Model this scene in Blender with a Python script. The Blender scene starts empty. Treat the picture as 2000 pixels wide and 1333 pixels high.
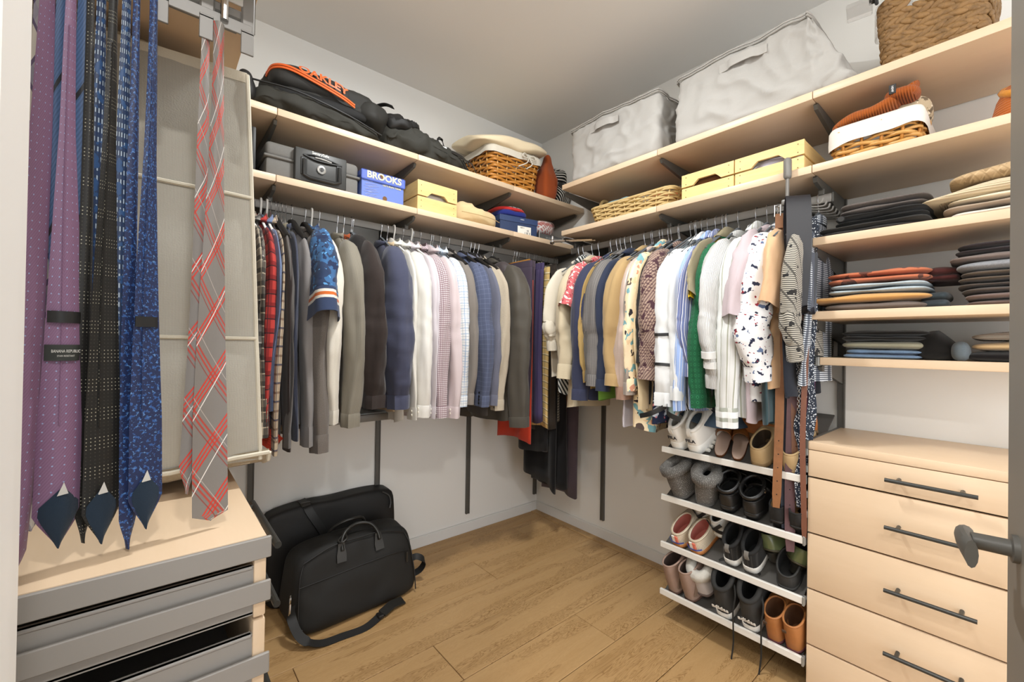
import bpy, bmesh, math, random
from mathutils import Vector, Matrix, noise, Euler
R = math.radians
S = bpy.context.scene
C = S.collection
# ---------------------------------------------------------------- camera
cam_d = bpy.data.cameras.new('camera'); cam = bpy.data.objects.new('camera', cam_d); C.objects.link(cam)
cam_d.sensor_width = 36; cam_d.lens = 14.996; cam_d.clip_start = .02
F_ = Vector((.64342376, .76547305, .00754119)); R_ = Vector((.76532126, -.6434526, .01587864)); U_ = Vector((-.01700707, .00444526, .99984549))
cam.matrix_world = Matrix(((R_.x, U_.x, -F_.x, -2.20493), (R_.y, U_.y, -F_.y, -2.31054), (R_.z, U_.z, -F_.z, 1.22492), (0, 0, 0, 1)))
S.camera = cam
# ---------------------------------------------------------------- light
W = bpy.data.worlds.new('world'); S.world = W; W.use_nodes = True
bg = W.node_tree.nodes['Background']; bg.inputs[0].default_value = (.965, 1.0, 1.035, 1); bg.inputs[1].default_value = 3.3
ld = bpy.data.lights.new('closet_light', 'AREA'); ld.shape = 'RECTANGLE'; ld.size = .20; ld.size_y = .05; ld.energy = 29; ld.color = (.98, 1, 1.0)
lo = bpy.data.objects.new('closet_light', ld); C.objects.link(lo); lo.location = (-1.35, -1.25, 2.668)
ed = bpy.data.lights.new('entry_and_fill_light', 'AREA'); ed.shape = 'DISK'; ed.size = .13; ed.energy = 25; ed.color = (1, .985, .96)
eo = bpy.data.objects.new('entry_and_fill_light', ed); C.objects.link(eo); eo.location = (-2.15, -2.95, 2.70)
eo_fill = bpy.data.objects.new('entry_and_fill_light', ed); C.objects.link(eo_fill); eo_fill.location = (-2.95, -2.42, 2.70)  # added fill lamp, brightens the lower right wall
VS = S.view_settings; VS.view_transform = 'Standard'; VS.look = 'None'; VS.gamma = 1; VS.exposure = -0.03; VS.use_curve_mapping = False

# ---------------------------------------------------------------- materials
def lin(c):
    if isinstance(c, str): c = tuple(int(c[i:i+2], 16)/255 for i in (0, 2, 4))
    return tuple(x/12.92 if x <= .04045 else ((x+.055)/1.055)**2.4 for x in c)+(1,)
class NT:
    def __init__(s, name, coord='UV'):
        s.m = bpy.data.materials.new(name); s.m.use_nodes = True; s.t = s.m.node_tree
        s.b = s.t.nodes['Principled BSDF']; s.coord = coord; s._c = None
    def n(s, typ, **k):
        x = s.t.nodes.new('ShaderNode'+typ)
        for a, v in k.items(): setattr(x, a, v)
        return x
    def lk(s, a, b): s.t.links.new(a, b)
    def co(s):
        if s._c is None: s._c = s.n('TexCoord').outputs[s.coord]
        return s._c
    def uvw(s):
        x = s.n('SeparateXYZ'); s.lk(s.co(), x.inputs[0]); return x.outputs
    def ma(s, op, a, b=0., c=0.):
        x = s.n('Math', operation=op)
        for i, v in enumerate((a, b, c)):
            if hasattr(v, 'is_linked'): s.lk(v, x.inputs[i])
            else: x.inputs[i].default_value = v
        return x.outputs[0]
    def mix(s, f, a, b):
        x = s.n('Mix', data_type='RGBA')
        for i, v in ((0, f), (6, a), (7, b)):
            if hasattr(v, 'is_linked'): s.lk(v, x.inputs[i])
            elif i == 0: x.inputs[0].default_value = v
            else: x.inputs[i].default_value = v
        return x.outputs[2]
    def noi(s, sc, det=2., rough=.5, vec=None, dist=0.):
        x = s.n('TexNoise'); x.inputs['Scale'].default_value = sc; x.inputs['Detail'].default_value = det; x.inputs['Roughness'].default_value = rough; x.inputs['Distortion'].default_value = dist
        s.lk(vec or s.co(), x.inputs['Vector']); return x.outputs[0]
    def mapv(s, sc=(1, 1, 1), rot=(0, 0, 0), loc=(0, 0, 0)):
        x = s.n('Mapping'); x.inputs['Scale'].default_value = sc; x.inputs['Rotation'].default_value = rot; x.inputs['Location'].default_value = loc
        s.lk(s.co(), x.inputs[0]); return x.outputs[0]
    def vor(s, sc, vec=None, out='Distance'):
        x = s.n('TexVoronoi'); x.inputs['Scale'].default_value = sc; s.lk(vec or s.co(), x.inputs['Vector']); return x
    def bump(s, h, st=.3, d=.002):
        x = s.n('Bump'); x.inputs['Strength'].default_value = st; x.inputs['Distance'].default_value = d
        s.lk(h, x.inputs['Height']); s.lk(x.outputs[0], s.b.inputs['Normal'])
    def fin(s, col, rough=.7, metal=0., sheen=0., spec=.5, coat=0.):
        b = s.b
        if hasattr(col, 'is_linked'): s.lk(col, b.inputs['Base Color'])
        else: b.inputs['Base Color'].default_value = col
        b.inputs['Roughness'].default_value = rough; b.inputs['Metallic'].default_value = metal
        b.inputs['Specular IOR Level'].default_value = spec; b.inputs['Sheen Weight'].default_value = sheen; b.inputs['Coat Weight'].default_value = coat
        return s.m
def dark(c, k): return tuple(x*k for x in c[:3])+(1,)
def soft(c): return dark(c, .84) if min(c[:3]) > .55 else c
_pl = {}
def plain(col, rough=.6, metal=0., spec=.5, var=.0, coat=0., sc=6.):
    key = (col, rough, metal, spec, var, coat)
    if key in _pl: return _pl[key]
    t = NT('plain_'+str(len(_pl)), 'Object'); c = lin(col)
    if var: c = t.mix(t.noi(sc, 4.), dark(c, 1-var), dark(c, 1+var))
    _pl[key] = t.fin(c, rough, metal, 0, spec, coat); return _pl[key]
def fab(col, var=.12, sc=260., rough=.9, bump=.35, sheen=.15, rib=None, coord='UV', spec=.2, big=.08):
    """woven or knitted cloth"""
    key = ('fab', col, var, sc, rough, bump, sheen, rib, coord, spec)
    if key in _pl: return _pl[key]
    t = NT('cloth_'+str(len(_pl)), coord); c = soft(lin(col))
    h = t.noi(sc, 3., .7); cc = t.mix(h, dark(c, 1-var), dark(c, 1+var))
    if big: cc = t.mix(t.ma('MULTIPLY', t.noi(9., 3.), big*2), cc, dark(c, .7))
    if rib:
        ax, fr = rib; o = t.uvw()[0 if ax == 'u' else 1]
        h = t.ma('SINE', t.ma('MULTIPLY', o, fr*6.283)); t.bump(h, .8, .0015)
        cc = t.mix(t.ma('MULTIPLY_ADD', h, -.18, .18), cc, dark(c, .55))
    else: t.bump(h, bump, .0012)
    _pl[key] = t.fin(cc, rough, 0, sheen, spec); return _pl[key]
def pat(base, layers, rough=.85, coord='UV', bump=.2, sheen=.1, spec=.2):
    """printed or woven pattern.  s: stripe (axis,freq,duty,phase,col,alpha)  b: blotch (scale,thr,col,seed)  d: dots (scale,radius,col)  g: diagonal stripe  h: heather"""
    key = ('pat', base, tuple(layers), rough, coord)
    if key in _pl: return _pl[key]
    t = NT('pattern_'+str(len(_pl)), coord); cc = soft(lin(base))
    u = t.uvw()
    for L in layers:
        k = L[0]
        if k == 's':
            _, ax, fr, duty, ph, col, al = L
            f = t.ma('LESS_THAN', t.ma('FRACT', t.ma('MULTIPLY_ADD', u['uvw'.index(ax)], fr, ph+50)), duty)
            cc = t.mix(t.ma('MULTIPLY', f, al), cc, lin(col))
        elif k == 'g':
            _, ang, fr, duty, ph, col, al = L
            o = t.ma('ADD', t.ma('MULTIPLY', u[0], math.cos(R(ang))), t.ma('MULTIPLY', u[1], math.sin(R(ang))))
            f = t.ma('LESS_THAN', t.ma('FRACT', t.ma('MULTIPLY_ADD', o, fr, ph+50)), duty)
            cc = t.mix(t.ma('MULTIPLY', f, al), cc, lin(col))
        elif k == 'b':
            _, sc, thr, col, seed = L
            f = t.ma('GREATER_THAN', t.noi(sc, 2., .5, t.mapv(loc=(seed, seed*1.7, 0))), thr)
            cc = t.mix(f, cc, lin(col))
        elif k == 'd':
            _, sc, rad, col = L
            v = t.vor(sc); f = t.ma('LESS_THAN', v.outputs['Distance'], rad); cc = t.mix(f, cc, lin(col))
        elif k == 'p':      # regular polka dots, offset rows
            _, sc, rad, col = L
            a = t.ma('SUBTRACT', t.ma('FRACT', t.ma('MULTIPLY_ADD', u[0], sc, 50)), .5); b = t.ma('SUBTRACT', t.ma('FRACT', t.ma('MULTIPLY_ADD', u[1], sc, 50)), .5)
            f = t.ma('LESS_THAN', t.ma('ADD', t.ma('MULTIPLY', a, a), t.ma('MULTIPLY', b, b)), rad*rad); cc = t.mix(f, cc, lin(col))
        elif k == 'h':
            cc = t.mix(t.ma('MULTIPLY', t.noi(L[1], 3., .7), L[2]), cc, (.01, .01, .01, 1))
    t.bump(t.noi(300., 2.), bump, .001)
    _pl[key] = t.fin(cc, rough, 0, sheen, spec); return _pl[key]
def wood(name, base, dk, scale=(1, 12, 12), sc=3., rough=.45, contrast=1., coord='Object', bump=.05, knots=False):
    t = NT(name, coord); v = t.mapv(scale); oi = t.n('ObjectInfo')
    add = t.n('VectorMath', operation='ADD'); t.lk(v, add.inputs[0])
    cm = t.n('CombineXYZ'); t.lk(t.ma('MULTIPLY', oi.outputs['Random'], 37.), cm.inputs[0]); t.lk(t.ma('MULTIPLY', oi.outputs['Random'], 11.), cm.inputs[1]); t.lk(cm.outputs[0], add.inputs[1])
    n1 = t.noi(sc, 5., .6, add.outputs[0], .8); n2 = t.noi(sc*9, 3., .6, add.outputs[0])
    f = t.ma('ADD', t.ma('MULTIPLY', n1, .75*contrast), t.ma('MULTIPLY', n2, .3*contrast)); f = t.ma('SUBTRACT', f, .52*contrast-.25)
    cc = t.mix(f, lin(base), lin(dk))
    cc = t.mix(t.ma('MULTIPLY', oi.outputs['Random'], .16), cc, lin(dk))
    if knots:
        vv = t.vor(2.6, t.mapv((.9, 2., 2.))); k = t.ma('LESS_THAN', vv.outputs['Distance'], .07); cc = t.mix(t.ma('MULTIPLY', k, .75), cc, lin('6b3f1c'))
    t.bump(n2, bump, .001)
    return t.fin(cc, rough, 0, 0, .4)
M = {}
def wall_mat():
    t = NT('painted_wall', 'Object'); c = lin('e4e2dd')
    t.bump(t.noi(180., 3.), .06, .001); return t.fin(t.mix(t.noi(2., 2.), dark(c, .985), dark(c, 1.015)), .75, 0, 0, .3)
M['wall'] = wall_mat(); M['ceil'] = plain('e6e4e0', .9, spec=.2); M['base'] = plain('dad8d4', .5)
M['maple'] = wood('maple', 'd8c0a4', 'c8ad8b', (6, .8, 6), 2.2, .42, .8)       # grain along y
M['maplex'] = wood('maple_x', 'd8c0a4', 'c8ad8b', (.8, 6, 6), 2.2, .42, .8)    # grain along x
M['pine'] = wood('pine', 'ecd092', 'c99a55', (8, 1.2, 8), 2.6, .5, 1.2, knots=True)
M['pinex'] = wood('pine_x', 'ecd092', 'c99a55', (1.2, 8, 8), 2.6, .5, 1.2, knots=True)
def oak():
    t = NT('oak_floor', 'Object'); oi = t.n('ObjectInfo'); v = t.mapv((1., 9, 1))
    cm = t.n('CombineXYZ'); t.lk(t.ma('MULTIPLY', oi.outputs['Random'], 41.), cm.inputs[0]); t.lk(t.ma('MULTIPLY', oi.outputs['Random'], 23.), cm.inputs[1])
    add = t.n('VectorMath', operation='ADD'); t.lk(v, add.inputs[0]); t.lk(cm.outputs[0], add.inputs[1]); A = add.outputs[0]
    n1 = t.noi(2.2, 4., .6, A, 1.2); rings = t.ma('FRACT', t.ma('MULTIPLY', n1, 22.)); rings = t.ma('ABSOLUTE', t.ma('SUBTRACT', rings, .5))
    n3 = t.noi(40., 3., .6, A)
    patch = t.ma('GREATER_THAN', t.noi(1.1, 2., .5, A), .52)
    cc = t.mix(n1, lin('c9a677'), lin('b08c5c'))
    cc = t.mix(t.ma('MULTIPLY', t.ma('MULTIPLY', t.ma('POWER', t.ma('MULTIPLY', rings, 2.), 2.4), 1.0), t.ma('MULTIPLY_ADD', patch, .8, .2)), cc, lin('7f5c34'))
    cc = t.mix(t.ma('MULTIPLY', n3, .35), cc, lin('a98355'))
    cc = t.mix(t.ma('MULTIPLY', oi.outputs['Random'], .3), cc, lin('a8814f'))
    t.bump(n3, .06, .001); return t.fin(cc, .48, 0, 0, .35)
M['oak'] = oak()
M['gmetal'] = plain('8e8a85', .45, .0, .5); M['rackm'] = plain('75726d', .42, .1); M['dmetal'] = plain('55534e', .45, .1); M['black'] = plain('2a2927', .5); M['chrome'] = plain('c9c9c9', .18, 1.); M['wire'] = plain('b9b9ba', .25, .9)
M['white_pl'] = plain('eeeeea', .35); M['grey_pl'] = plain('8f9498', .5); M['blk_pl'] = plain('1d1c1b', .4); M['blk_vel'] = plain('242322', .85, spec=.2)
M['handle'] = plain('3c3d3b', .35, .5); M['fascia'] = plain('dedad2', .4); M['pan'] = plain('4e4b47', .75); M['door'] = plain('77726a', .5)
M['cap'] = plain('8a8984', .4, .3); M['white'] = plain('f4f2ee', .5)

# ---------------------------------------------------------------- mesh helpers
class MB:
    def __init__(s): s.v = []; s.f = []; s.u = []; s.has = False
    def face(s, idx, uv=None):
        s.f.append(tuple(idx)); s.u.append(uv)
        if uv: s.has = True
    def box(s, x0, x1, y0, y1, z0, z1):
        b = len(s.v); s.v += [Vector((x, y, z)) for z in (z0, z1) for y in (y0, y1) for x in (x0, x1)]
        for q in ((0, 2, 3, 1), (4, 5, 7, 6), (0, 1, 5, 4), (2, 6, 7, 3), (0, 4, 6, 2), (1, 3, 7, 5)): s.face([b+i for i in q])
        return s
    def rbox(s, x0, x1, y0, y1, z0, z1, r=.003, seg=1):
        bm = bmesh.new(); bmesh.ops.create_cube(bm, size=1)
        for v in bm.verts: v.co = Vector(((x0+x1)/2+v.co.x*(x1-x0), (y0+y1)/2+v.co.y*(y1-y0), (z0+z1)/2+v.co.z*(z1-z0)))
        bmesh.ops.bevel(bm, geom=bm.edges[:], offset=r, segments=seg, affect='EDGES', profile=.5)
        return s.add_bm(bm)
    def add_bm(s, bm):
        b = len(s.v); bm.verts.index_update(); s.v += [v.co.copy() for v in bm.verts]
        for f in bm.faces: s.face([b+v.index for v in f.verts])
        bm.free(); return s
    def loft(s, rings, closed=True, cap0=False, cap1=False, v0=0., uvs=None):
        n = len(rings[0]); b = len(s.v); vv = v0; vs = [v0]
        for i, r in enumerate(rings):
            if i: vv += max((r[j]-rings[i-1][j]).length for j in (0, n//3, 2*n//3)); vs.append(vv)
            s.v += [Vector(p) for p in r]
        us = []
        for r in rings:
            a = [0.]
            for j in range(n): a.append(a[-1]+(r[(j+1) % n]-r[j]).length)
            us.append(a)
        um = max(range(len(rings)), key=lambda i: us[i][-1]); ref = us[um]
        for i in range(len(rings)-1):
            for j in range(n if closed else n-1):
                k = (j+1) % n
                A = us[i] if uvs != 'ref' else ref; B = us[i+1] if uvs != 'ref' else ref
                s.face((b+i*n+j, b+i*n+k, b+(i+1)*n+k, b+(i+1)*n+j), ((ref[j], vs[i]), (ref[j+1], vs[i]), (ref[j+1], vs[i+1]), (ref[j], vs[i+1])))
        if cap0: s.face([b+j for j in range(n)][::-1], [(p.x, p.y) for p in rings[0]][::-1])
        if cap1: e = b+(len(rings)-1)*n; s.face([e+j for j in range(n)], [(p.x, p.y) for p in rings[-1]])
        return s
    def tube(s, path, r, n=6, closed=False, cap=True, sq=1., up=None):
        path = [Vector(p) for p in path]; m = len(path); rings = []; prev = None
        for i, p in enumerate(path):
            if closed: t = path[(i+1) % m]-path[i-1]
            else: t = path[min(i+1, m-1)]-path[max(i-1, 0)]
            if t.length < 1e-9: t = Vector((0, 0, 1))
            t.normalize()
            if prev is None:
                a = Vector(up) if up else (Vector((0, 0, 1)) if abs(t.z) < .9 else Vector((1, 0, 0)))
            else: a = prev
            a = (a-t*a.dot(t)); 
            if a.length < 1e-6: a = Vector((1, 0, 0))-t*t.x
            a.normalize(); prev = a; b_ = t.cross(a); rr = r(i/(m-1)) if callable(r) else r
            rings.append([p+a*math.cos(6.2832*j/n)*rr*sq+b_*math.sin(6.2832*j/n)*rr for j in range(n)])
        if closed: rings.append(rings[0][:])
        return s.loft(rings, True, cap and not closed, cap and not closed)
    def ribbon(s, path, wdir, w, t=.002):
        path = [Vector(p) for p in path]; rings = []; m = len(path)
        for i, p in enumerate(path):
            d = (path[min(i+1, m-1)]-path[max(i-1, 0)]).normalized(); wd = Vector(wdir(i/(m-1)) if callable(wdir) else wdir)
            wd = (wd-d*wd.dot(d)).normalized(); nn = d.cross(wd)*t*.5; ww = wd*(w(i/(m-1)) if callable(w) else w)*.5
            rings.append([p-ww-nn, p+ww-nn, p+ww+nn, p-ww+nn])
        return s.loft(rings, True, True, True)
    def lathe(s, prof, n=20, c=(0, 0, 0), axis='z'):
        rings = []
        for r, z in prof:
            rings.append([Vector(c)+(Vector((r*math.cos(6.2832*j/n), r*math.sin(6.2832*j/n), z)) if axis == 'z' else Vector((z, r*math.cos(6.2832*j/n), r*math.sin(6.2832*j/n))) if axis == 'x' else Vector((r*math.sin(6.2832*j/n), z, r*math.cos(6.2832*j/n)))) for j in range(n)])
        return s.loft(rings, True, True, True)
    def blob(s, c, sx, sy, sz, e=3., n=10, amp=0., nsc=6., seed=0., flat=None, fn=None, ridged=False, e2=None):
        c = Vector(c); idx = {}; b0 = len(s.v)
        def key(a): return (round(a.x, 4), round(a.y, 4), round(a.z, 4))
        for ax in range(3):
            for sg in (-1, 1):
                g = []
                for i in range(n+1):
                    row = []
                    for j in range(n+1):
                        q = [0, 0, 0]; q[ax] = sg; q[(ax+1) % 3] = math.tan((i/n*2-1)*.7854)*sg; q[(ax+2) % 3] = math.tan((j/n*2-1)*.7854)
                        q = Vector(q); k = key(q)
                        if k not in idx:
                            sc = (abs(q.x)**e+abs(q.y)**e+abs(q.z)**e)**(-1/e) if e2 is None else ((abs(q.x)**e+abs(q.y)**e)**(e2/e)+abs(q.z)**e2)**(-1/e2); p = Vector((q.x*sx, q.y*sy, q.z*sz))*sc
                            if amp:
                                w = noise.noise((p+Vector((seed, seed*2, 0)))*nsc)
                                if ridged: w = (1-abs(w)*3)
                                p += q.normalized()*w*amp
                            p += c
                            if fn: p = fn(p)
                            if flat is not None and p.z < flat: p.z = flat
                            idx[k] = len(s.v); s.v.append(p)
                        row.append(idx[k])
                    g.append(row)
                for i in range(n):
                    for j in range(n):
                        ids = (g[i][j], g[i+1][j], g[i+1][j+1], g[i][j+1])
                        uv = []
                        for t_ in ids:
                            p = s.v[t_]; uv.append((p.y, p.z) if ax == 0 else (p.x, p.z) if ax == 1 else (p.x, p.y))
                        s.face(ids, uv)
        return s
    def xf(s, mat, start=0):
        for i in range(start, len(s.v)): s.v[i] = mat @ s.v[i]
        return s
    def mesh(s, name, m, smooth=35):
        me = bpy.data.meshes.new(name); me.from_pydata([tuple(v) for v in s.v], [], s.f)
        if s.has:
            ul = me.uv_layers.new(name='UVMap'); buf = []
            for f, u in zip(s.f, s.u):
                for k, vi in enumerate(f):
                    if u: buf += u[k]
                    else: p = s.v[vi]; buf += (p.x+p.y, p.z)
            ul.data.foreach_set('uv', buf)
        me.polygons.foreach_set('use_smooth', [bool(smooth)]*len(me.polygons))
        if smooth and smooth < 180: me.set_sharp_from_angle(angle=R(smooth))
        me.materials.append(m); me.update(); return me
    def obj(s, name, m, parent=None, smooth=35, loc=None, rot=None):
        o = bpy.data.objects.new(name, s.mesh(name, m, smooth)); C.objects.link(o)
        if parent: o.parent = parent
        if loc: o.location = loc
        if rot: o.rotation_euler = rot
        return o
def tag(o, label, cat, group=None, kind=None):
    if label: o['label'] = label
    if cat: o['category'] = cat
    if group: o['group'] = group
    if kind: o['kind'] = kind
    return o
def struct(o): o['kind'] = 'structure'; return o
def thing(name, label, cat, loc=(0, 0, 0), rz=0., group=None, rot=None):
    o = bpy.data.objects.new(name, None); C.objects.link(o); o.location = loc; o.rotation_euler = rot or (0, 0, rz); o.empty_display_size = .05
    return tag(o, label, cat, group)
def text(body, size, m, parent, loc, rot, name='lettering', ext=.0006, bold=0., sx=1., align='CENTER'):
    cu = bpy.data.curves.new('t', 'FONT'); cu.body = body; cu.size = size; cu.extrude = ext; cu.offset = bold; cu.align_x = align; cu.align_y = 'CENTER'; cu.resolution_u = 3
    o = bpy.data.objects.new('t', cu); C.objects.link(o); bpy.context.view_layer.update()
    me = bpy.data.meshes.new_from_object(o.evaluated_get(bpy.context.evaluated_depsgraph_get()))
    bpy.data.objects.remove(o); bpy.data.curves.remove(cu)
    me.materials.clear(); me.materials.append(m); me.name = name
    q = bpy.data.objects.new(name, me); C.objects.link(q); q.parent = parent; q.location = loc; q.rotation_euler = rot; q.scale = (sx, 1, 1)
    return q
def bez(pts, n=24):
    """Catmull-Rom through points"""
    P = [Vector(p) for p in pts]; P = [P[0]*2-P[1]]+P+[P[-1]*2-P[-2]]; out = []; k = len(P)-3; m = max(2, n//k)
    for i in range(k):
        a, b, c, d = P[i:i+4]
        for j in range(m):
            t = j/m; out.append(.5*((2*b)+(c-a)*t+(2*a-5*b+4*c-d)*t*t+(-a+3*b-3*c+d)*t**3))
    out.append(P[-2].copy()); return out
def ip(x, xs, ys):
    if x <= xs[0]: return ys[0]
    for i in range(1, len(xs)):
        if x <= xs[i]: t = (x-xs[i-1])/(xs[i]-xs[i-1]); return ys[i-1]+(ys[i]-ys[i-1])*t
    return ys[-1]
# ================================================================ the room
XL = -2.49; H = 2.731; YF = -2.62; YE = -4.2
fl = struct(MB().box(XL, 0, YF, 0, -.06, -.012).obj('floor', plain('5e4a30', .8), smooth=0))
rows = [0]+[-.12-.2235*i for i in range(12)]
joints = {1: [-1.62, -.35], 2: [-.812, -2.1], 3: [-1.785, -.25], 4: [-1.318], 5: [-.715, -1.95], 6: [-1.55, -.42], 7: [-1.0, -2.2], 8: [-.5, -1.75], 9: [-1.3], 10: [-.8, -2.], 11: [-1.6], 0: [-1.1]}
g = .0012
for i in range(len(rows)-1):
    y1, y0 = rows[i], max(rows[i+1], YF)
    if y1-y0 < .02: continue
    xs = sorted([XL]+joints.get(i, [])+[-.066])
    for a, b in zip(xs, xs[1:]):
        hx, hy = (b-a)/2-g, (y1-y0)/2-g
        MB().rbox(-hx, hx, -hy, hy, -.012, 0, .0015).obj('plank', M['oak'], fl, 0, ((a+b)/2, (y0+y1)/2, 0))
e = MB().rbox(-.032, .032, YF/2, -YF/2, -.012, .004, .003).obj('edge_strip', M['oak'], fl, 0, (-.033, YF/2, 0))
struct(MB().box(XL-.12, .12, 0, .12, 0, H+.1).obj('wall_back', M['wall'], smooth=0))
struct(MB().box(0, .12, YE, 0, 0, H+.1).obj('wall_right', M['wall'], smooth=0))
struct(MB().box(XL-.12, XL, -1.78, 0, 0, H+.1).obj('wall_left', M['wall'], smooth=0))
struct(MB().box(-3.5, .12, YE, 0, H, H+.1).obj('ceiling', M['ceil'], smooth=0))
struct(MB().box(-3.5, -3.38, YE, -1.9, 0, H+.1).obj('wall_entry_added', M['wall'], smooth=0))  # added out of view, evens the light coming in from behind
fe = MB().box(-3.5, XL, YE, -1.93, -.06, 0); fe.box(XL, .12, YE, YF, -.06, 0); struct(fe.obj('floor_entry_added', M['oak'], smooth=0))  # unseen floor added with the entry wall to shape the incoming light
bb = MB().rbox(XL, -.012, -.012, 0, 0, .062, .002); bb.box(XL, -.012, -.009, 0, .06, .066)
struct(bb.obj('baseboard_back', M['base'], smooth=0))
bb = MB().rbox(-.012, 0, YF, 0, 0, .062, .002); bb.box(-.009, 0, YF, 0, .06, .066)
struct(bb.obj('baseboard_right', M['base'], smooth=0))
# door jamb on the left and the open grey door on the right
jm = MB().rbox(XL-.12, -2.286, -1.93, -1.78, 0, H, .006, 2); jm.rbox(-2.40, -2.279, -1.915, -1.845, 0, H, .006, 2)
struct(jm.obj('trim_1', M['white'], smooth=0))
dr = struct(thing('door_1', None, None, (-2.02, -2.425, 0), R(9.4)))
MB().rbox(0, .76, -.04, 0, .008, 2.06, .002).obj('door_leaf', M['door'], dr, 0)
lv = MB(); lv.lathe([(.018, 0), (.018, .006), (.011, .007), (.0105, .05)], 20, (.70, 0, .965), 'y')
lv.obj('rose', M['dmetal'], dr)
lv = MB(); pth = bez([(.728, .046, .965), (.70, .05, .967), (.67, .05, .965), (.648, .048, .962)], 12)
rr = []
for i, p in enumerate(pth):
    t = i/(len(pth)-1); hz = .011+.007*t; hy = .010*(1-.35*t)
    rr.append([p+Vector((0, hy*math.cos(6.2832*j/12), hz*math.sin(6.2832*j/12))) for j in range(12)])
lv.loft(rr, True, True, True).obj('lever', M['dmetal'], dr)

# ================================================================ shelving system
D = .4318
Z1, Z2, Z3, Z4, Z5, ZT = 2.14, 1.877, 1.617, 1.357, 1.195, .900
SA = [-.627, -1.237, -1.847]; SB = [-.6146, -1.2246, -1.8346]
TH = .028
def board(x0, x1, y0, y1, zt, label, grain='y', group='maple shelf boards', cap=None):
    m = M['maple'] if grain == 'y' else M['maplex']
    cx, cy = (x0+x1)/2, (y0+y1)/2
    t = thing('shelf_board', label, 'shelf', (cx, cy, zt-TH), 0, group)
    MB().rbox(x0-cx+.001, x1-cx-.001, y0-cy+.001, y1-cy-.001, 0, TH, .002, 2).obj('panel', m, t, 40)
    if cap:
        q = MB()
        if cap == 'left': q.rbox(x0-cx-.002, x1-cx, y1-cy, y1-cy+.012, -.004, TH+.002, .002)
        q.obj('end_cap', M['cap'], t, 0)
    return t
for zt, nm in ((Z1, 'top'), (Z2, 'second')):
    e0 = [-.012, SA[0], SA[1], SA[2], XL+.002]
    lb = {'top': ['top maple shelf board on the back wall at the corner, under the striped bag', 'top maple shelf board on the back wall under the wicker basket with cushion', 'top maple shelf board on the back wall under the black sports bags', 'top maple shelf board on the back wall, leftmost, behind the canvas panel'],
          'second': ['lower maple shelf board on the back wall under the navy shoe box', 'lower maple shelf board on the back wall under the beige cloth bag', 'lower maple shelf board on the back wall under the blue shoe box and grey safe', 'lower maple shelf board on the back wall, leftmost, under the black case']}[nm]
    for i in range(4): board(e0[i+1], -.012-.0 if i == 0 else e0[i], -D, -.004, zt, lb[i], 'x')
bl = {Z1: ['top maple shelf board on the right wall under the smaller grey storage bag', 'top maple shelf board on the right wall under the larger grey storage bag', 'top maple shelf board on the right wall under the dark braided basket'],
      Z2: ['second maple shelf board on the right wall under the seagrass basket', 'second maple shelf board on the right wall under the two pine crates', 'second maple shelf board on the right wall under the white lined wicker basket']}
for zt in (Z1, Z2):
    ys = [-D-.19, SB[1], SB[2], -2.5]
    for i in range(3): board(-D, -.004, ys[i+1], ys[i], zt, bl[zt][i], 'y')
board(-D, -.004, -2.5, SB[2]-.004, Z3, 'maple shelf board with the dark and cream folded sweaters', 'y', cap='left')
board(-D, -.004, -2.5, SB[2]-.002, Z4, 'maple shelf board with rust, denim and tan folded trousers', 'y', cap='left')
board(-.335, -.004, -2.5, SB[2]-.004, Z5, 'shallow maple shelf board with folded black trousers and blue jeans', 'y', cap='left')
board(XL+.004, -2.068, -1.506, -.45, Z2, 'maple shelf board above the hanging ties on the left', 'y')
# vertical wall standards with their shelf brackets
def standard(label, x, y, ax, z0, z1, brk):
    """ax 'A': on back wall (room is -y);  'B': on right wall (room is -x)"""
    t = thing('wall_standard', label, 'wall standard', (x, y, z0), 0 if ax == 'A' else R(-90), 'dark grey slotted wall standards')
    q = MB(); q.box(-.0125, .0125, -.014, -.002, 0, z1-z0); q.box(-.0125, -.0085, -.018, -.014, 0, z1-z0); q.box(.0085, .0125, -.018, -.014, 0, z1-z0)
    q.obj('upright', M['dmetal'], t, 0)
    for zt, dd in brk:
        b = MB(); z = zt-TH-.001-z0
        pr = [(-.016, z), (-dd+.03, z), (-dd+.02, z-.008), (-dd+.03, z-.022), (-.06, z-.075), (-.016, z-.085)]
        for sx in (-1, 1):
            pass
        n = len(pr); k = len(b.v)
        for xx in (-.006, .006): b.v += [Vector((xx, p[0], p[1])) for p in pr]
        b.face([k+i for i in range(n)]); b.face([k+n+i for i in range(n)][::-1])
        for i in range(n): b.face((k+i, k+n+i, k+n+(i+1) % n, k+(i+1) % n))
        b.obj('bracket', M['dmetal'], t, 0)
    return t
zt1 = 2.3
standard('dark wall standard in the corner of the back wall', -.03, 0, 'A', .12, Z1+.03, [(Z1, .40), (Z2, .40)])
standard('dark wall standard on the back wall behind the leather jacket, right of the floor bags', SA[0], 0, 'A', .121, Z1+.03, [(Z1, .42), (Z2, .42)])
standard('dark wall standard on the back wall behind the black floor bags', SA[1], 0, 'A', .121, Z1+.03, [(Z1, .42), (Z2, .42)])
standard('dark wall standard on the back wall beside the canvas panel', SA[2], 0, 'A', .121, Z1+.03, [(Z1, .42), (Z2, .42)])
standard('dark wall standard on the right wall left of the shoe shelves', 0, SB[0], 'B', .118, Z1+.03, [(Z1, .42), (Z2, .42)])
standard('dark wall standard on the right wall behind the blue striped shirts', 0, SB[1], 'B', .118, Z1+.03, [(Z1, .42), (Z2, .42)])
standard('dark wall standard on the right wall at the left end of the drawers', 0, SB[2], 'B', .05, Z1+.03, [(Z1, .42), (Z2, .42), (Z3, .42), (Z4, .42), (Z5, .33)])
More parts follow.
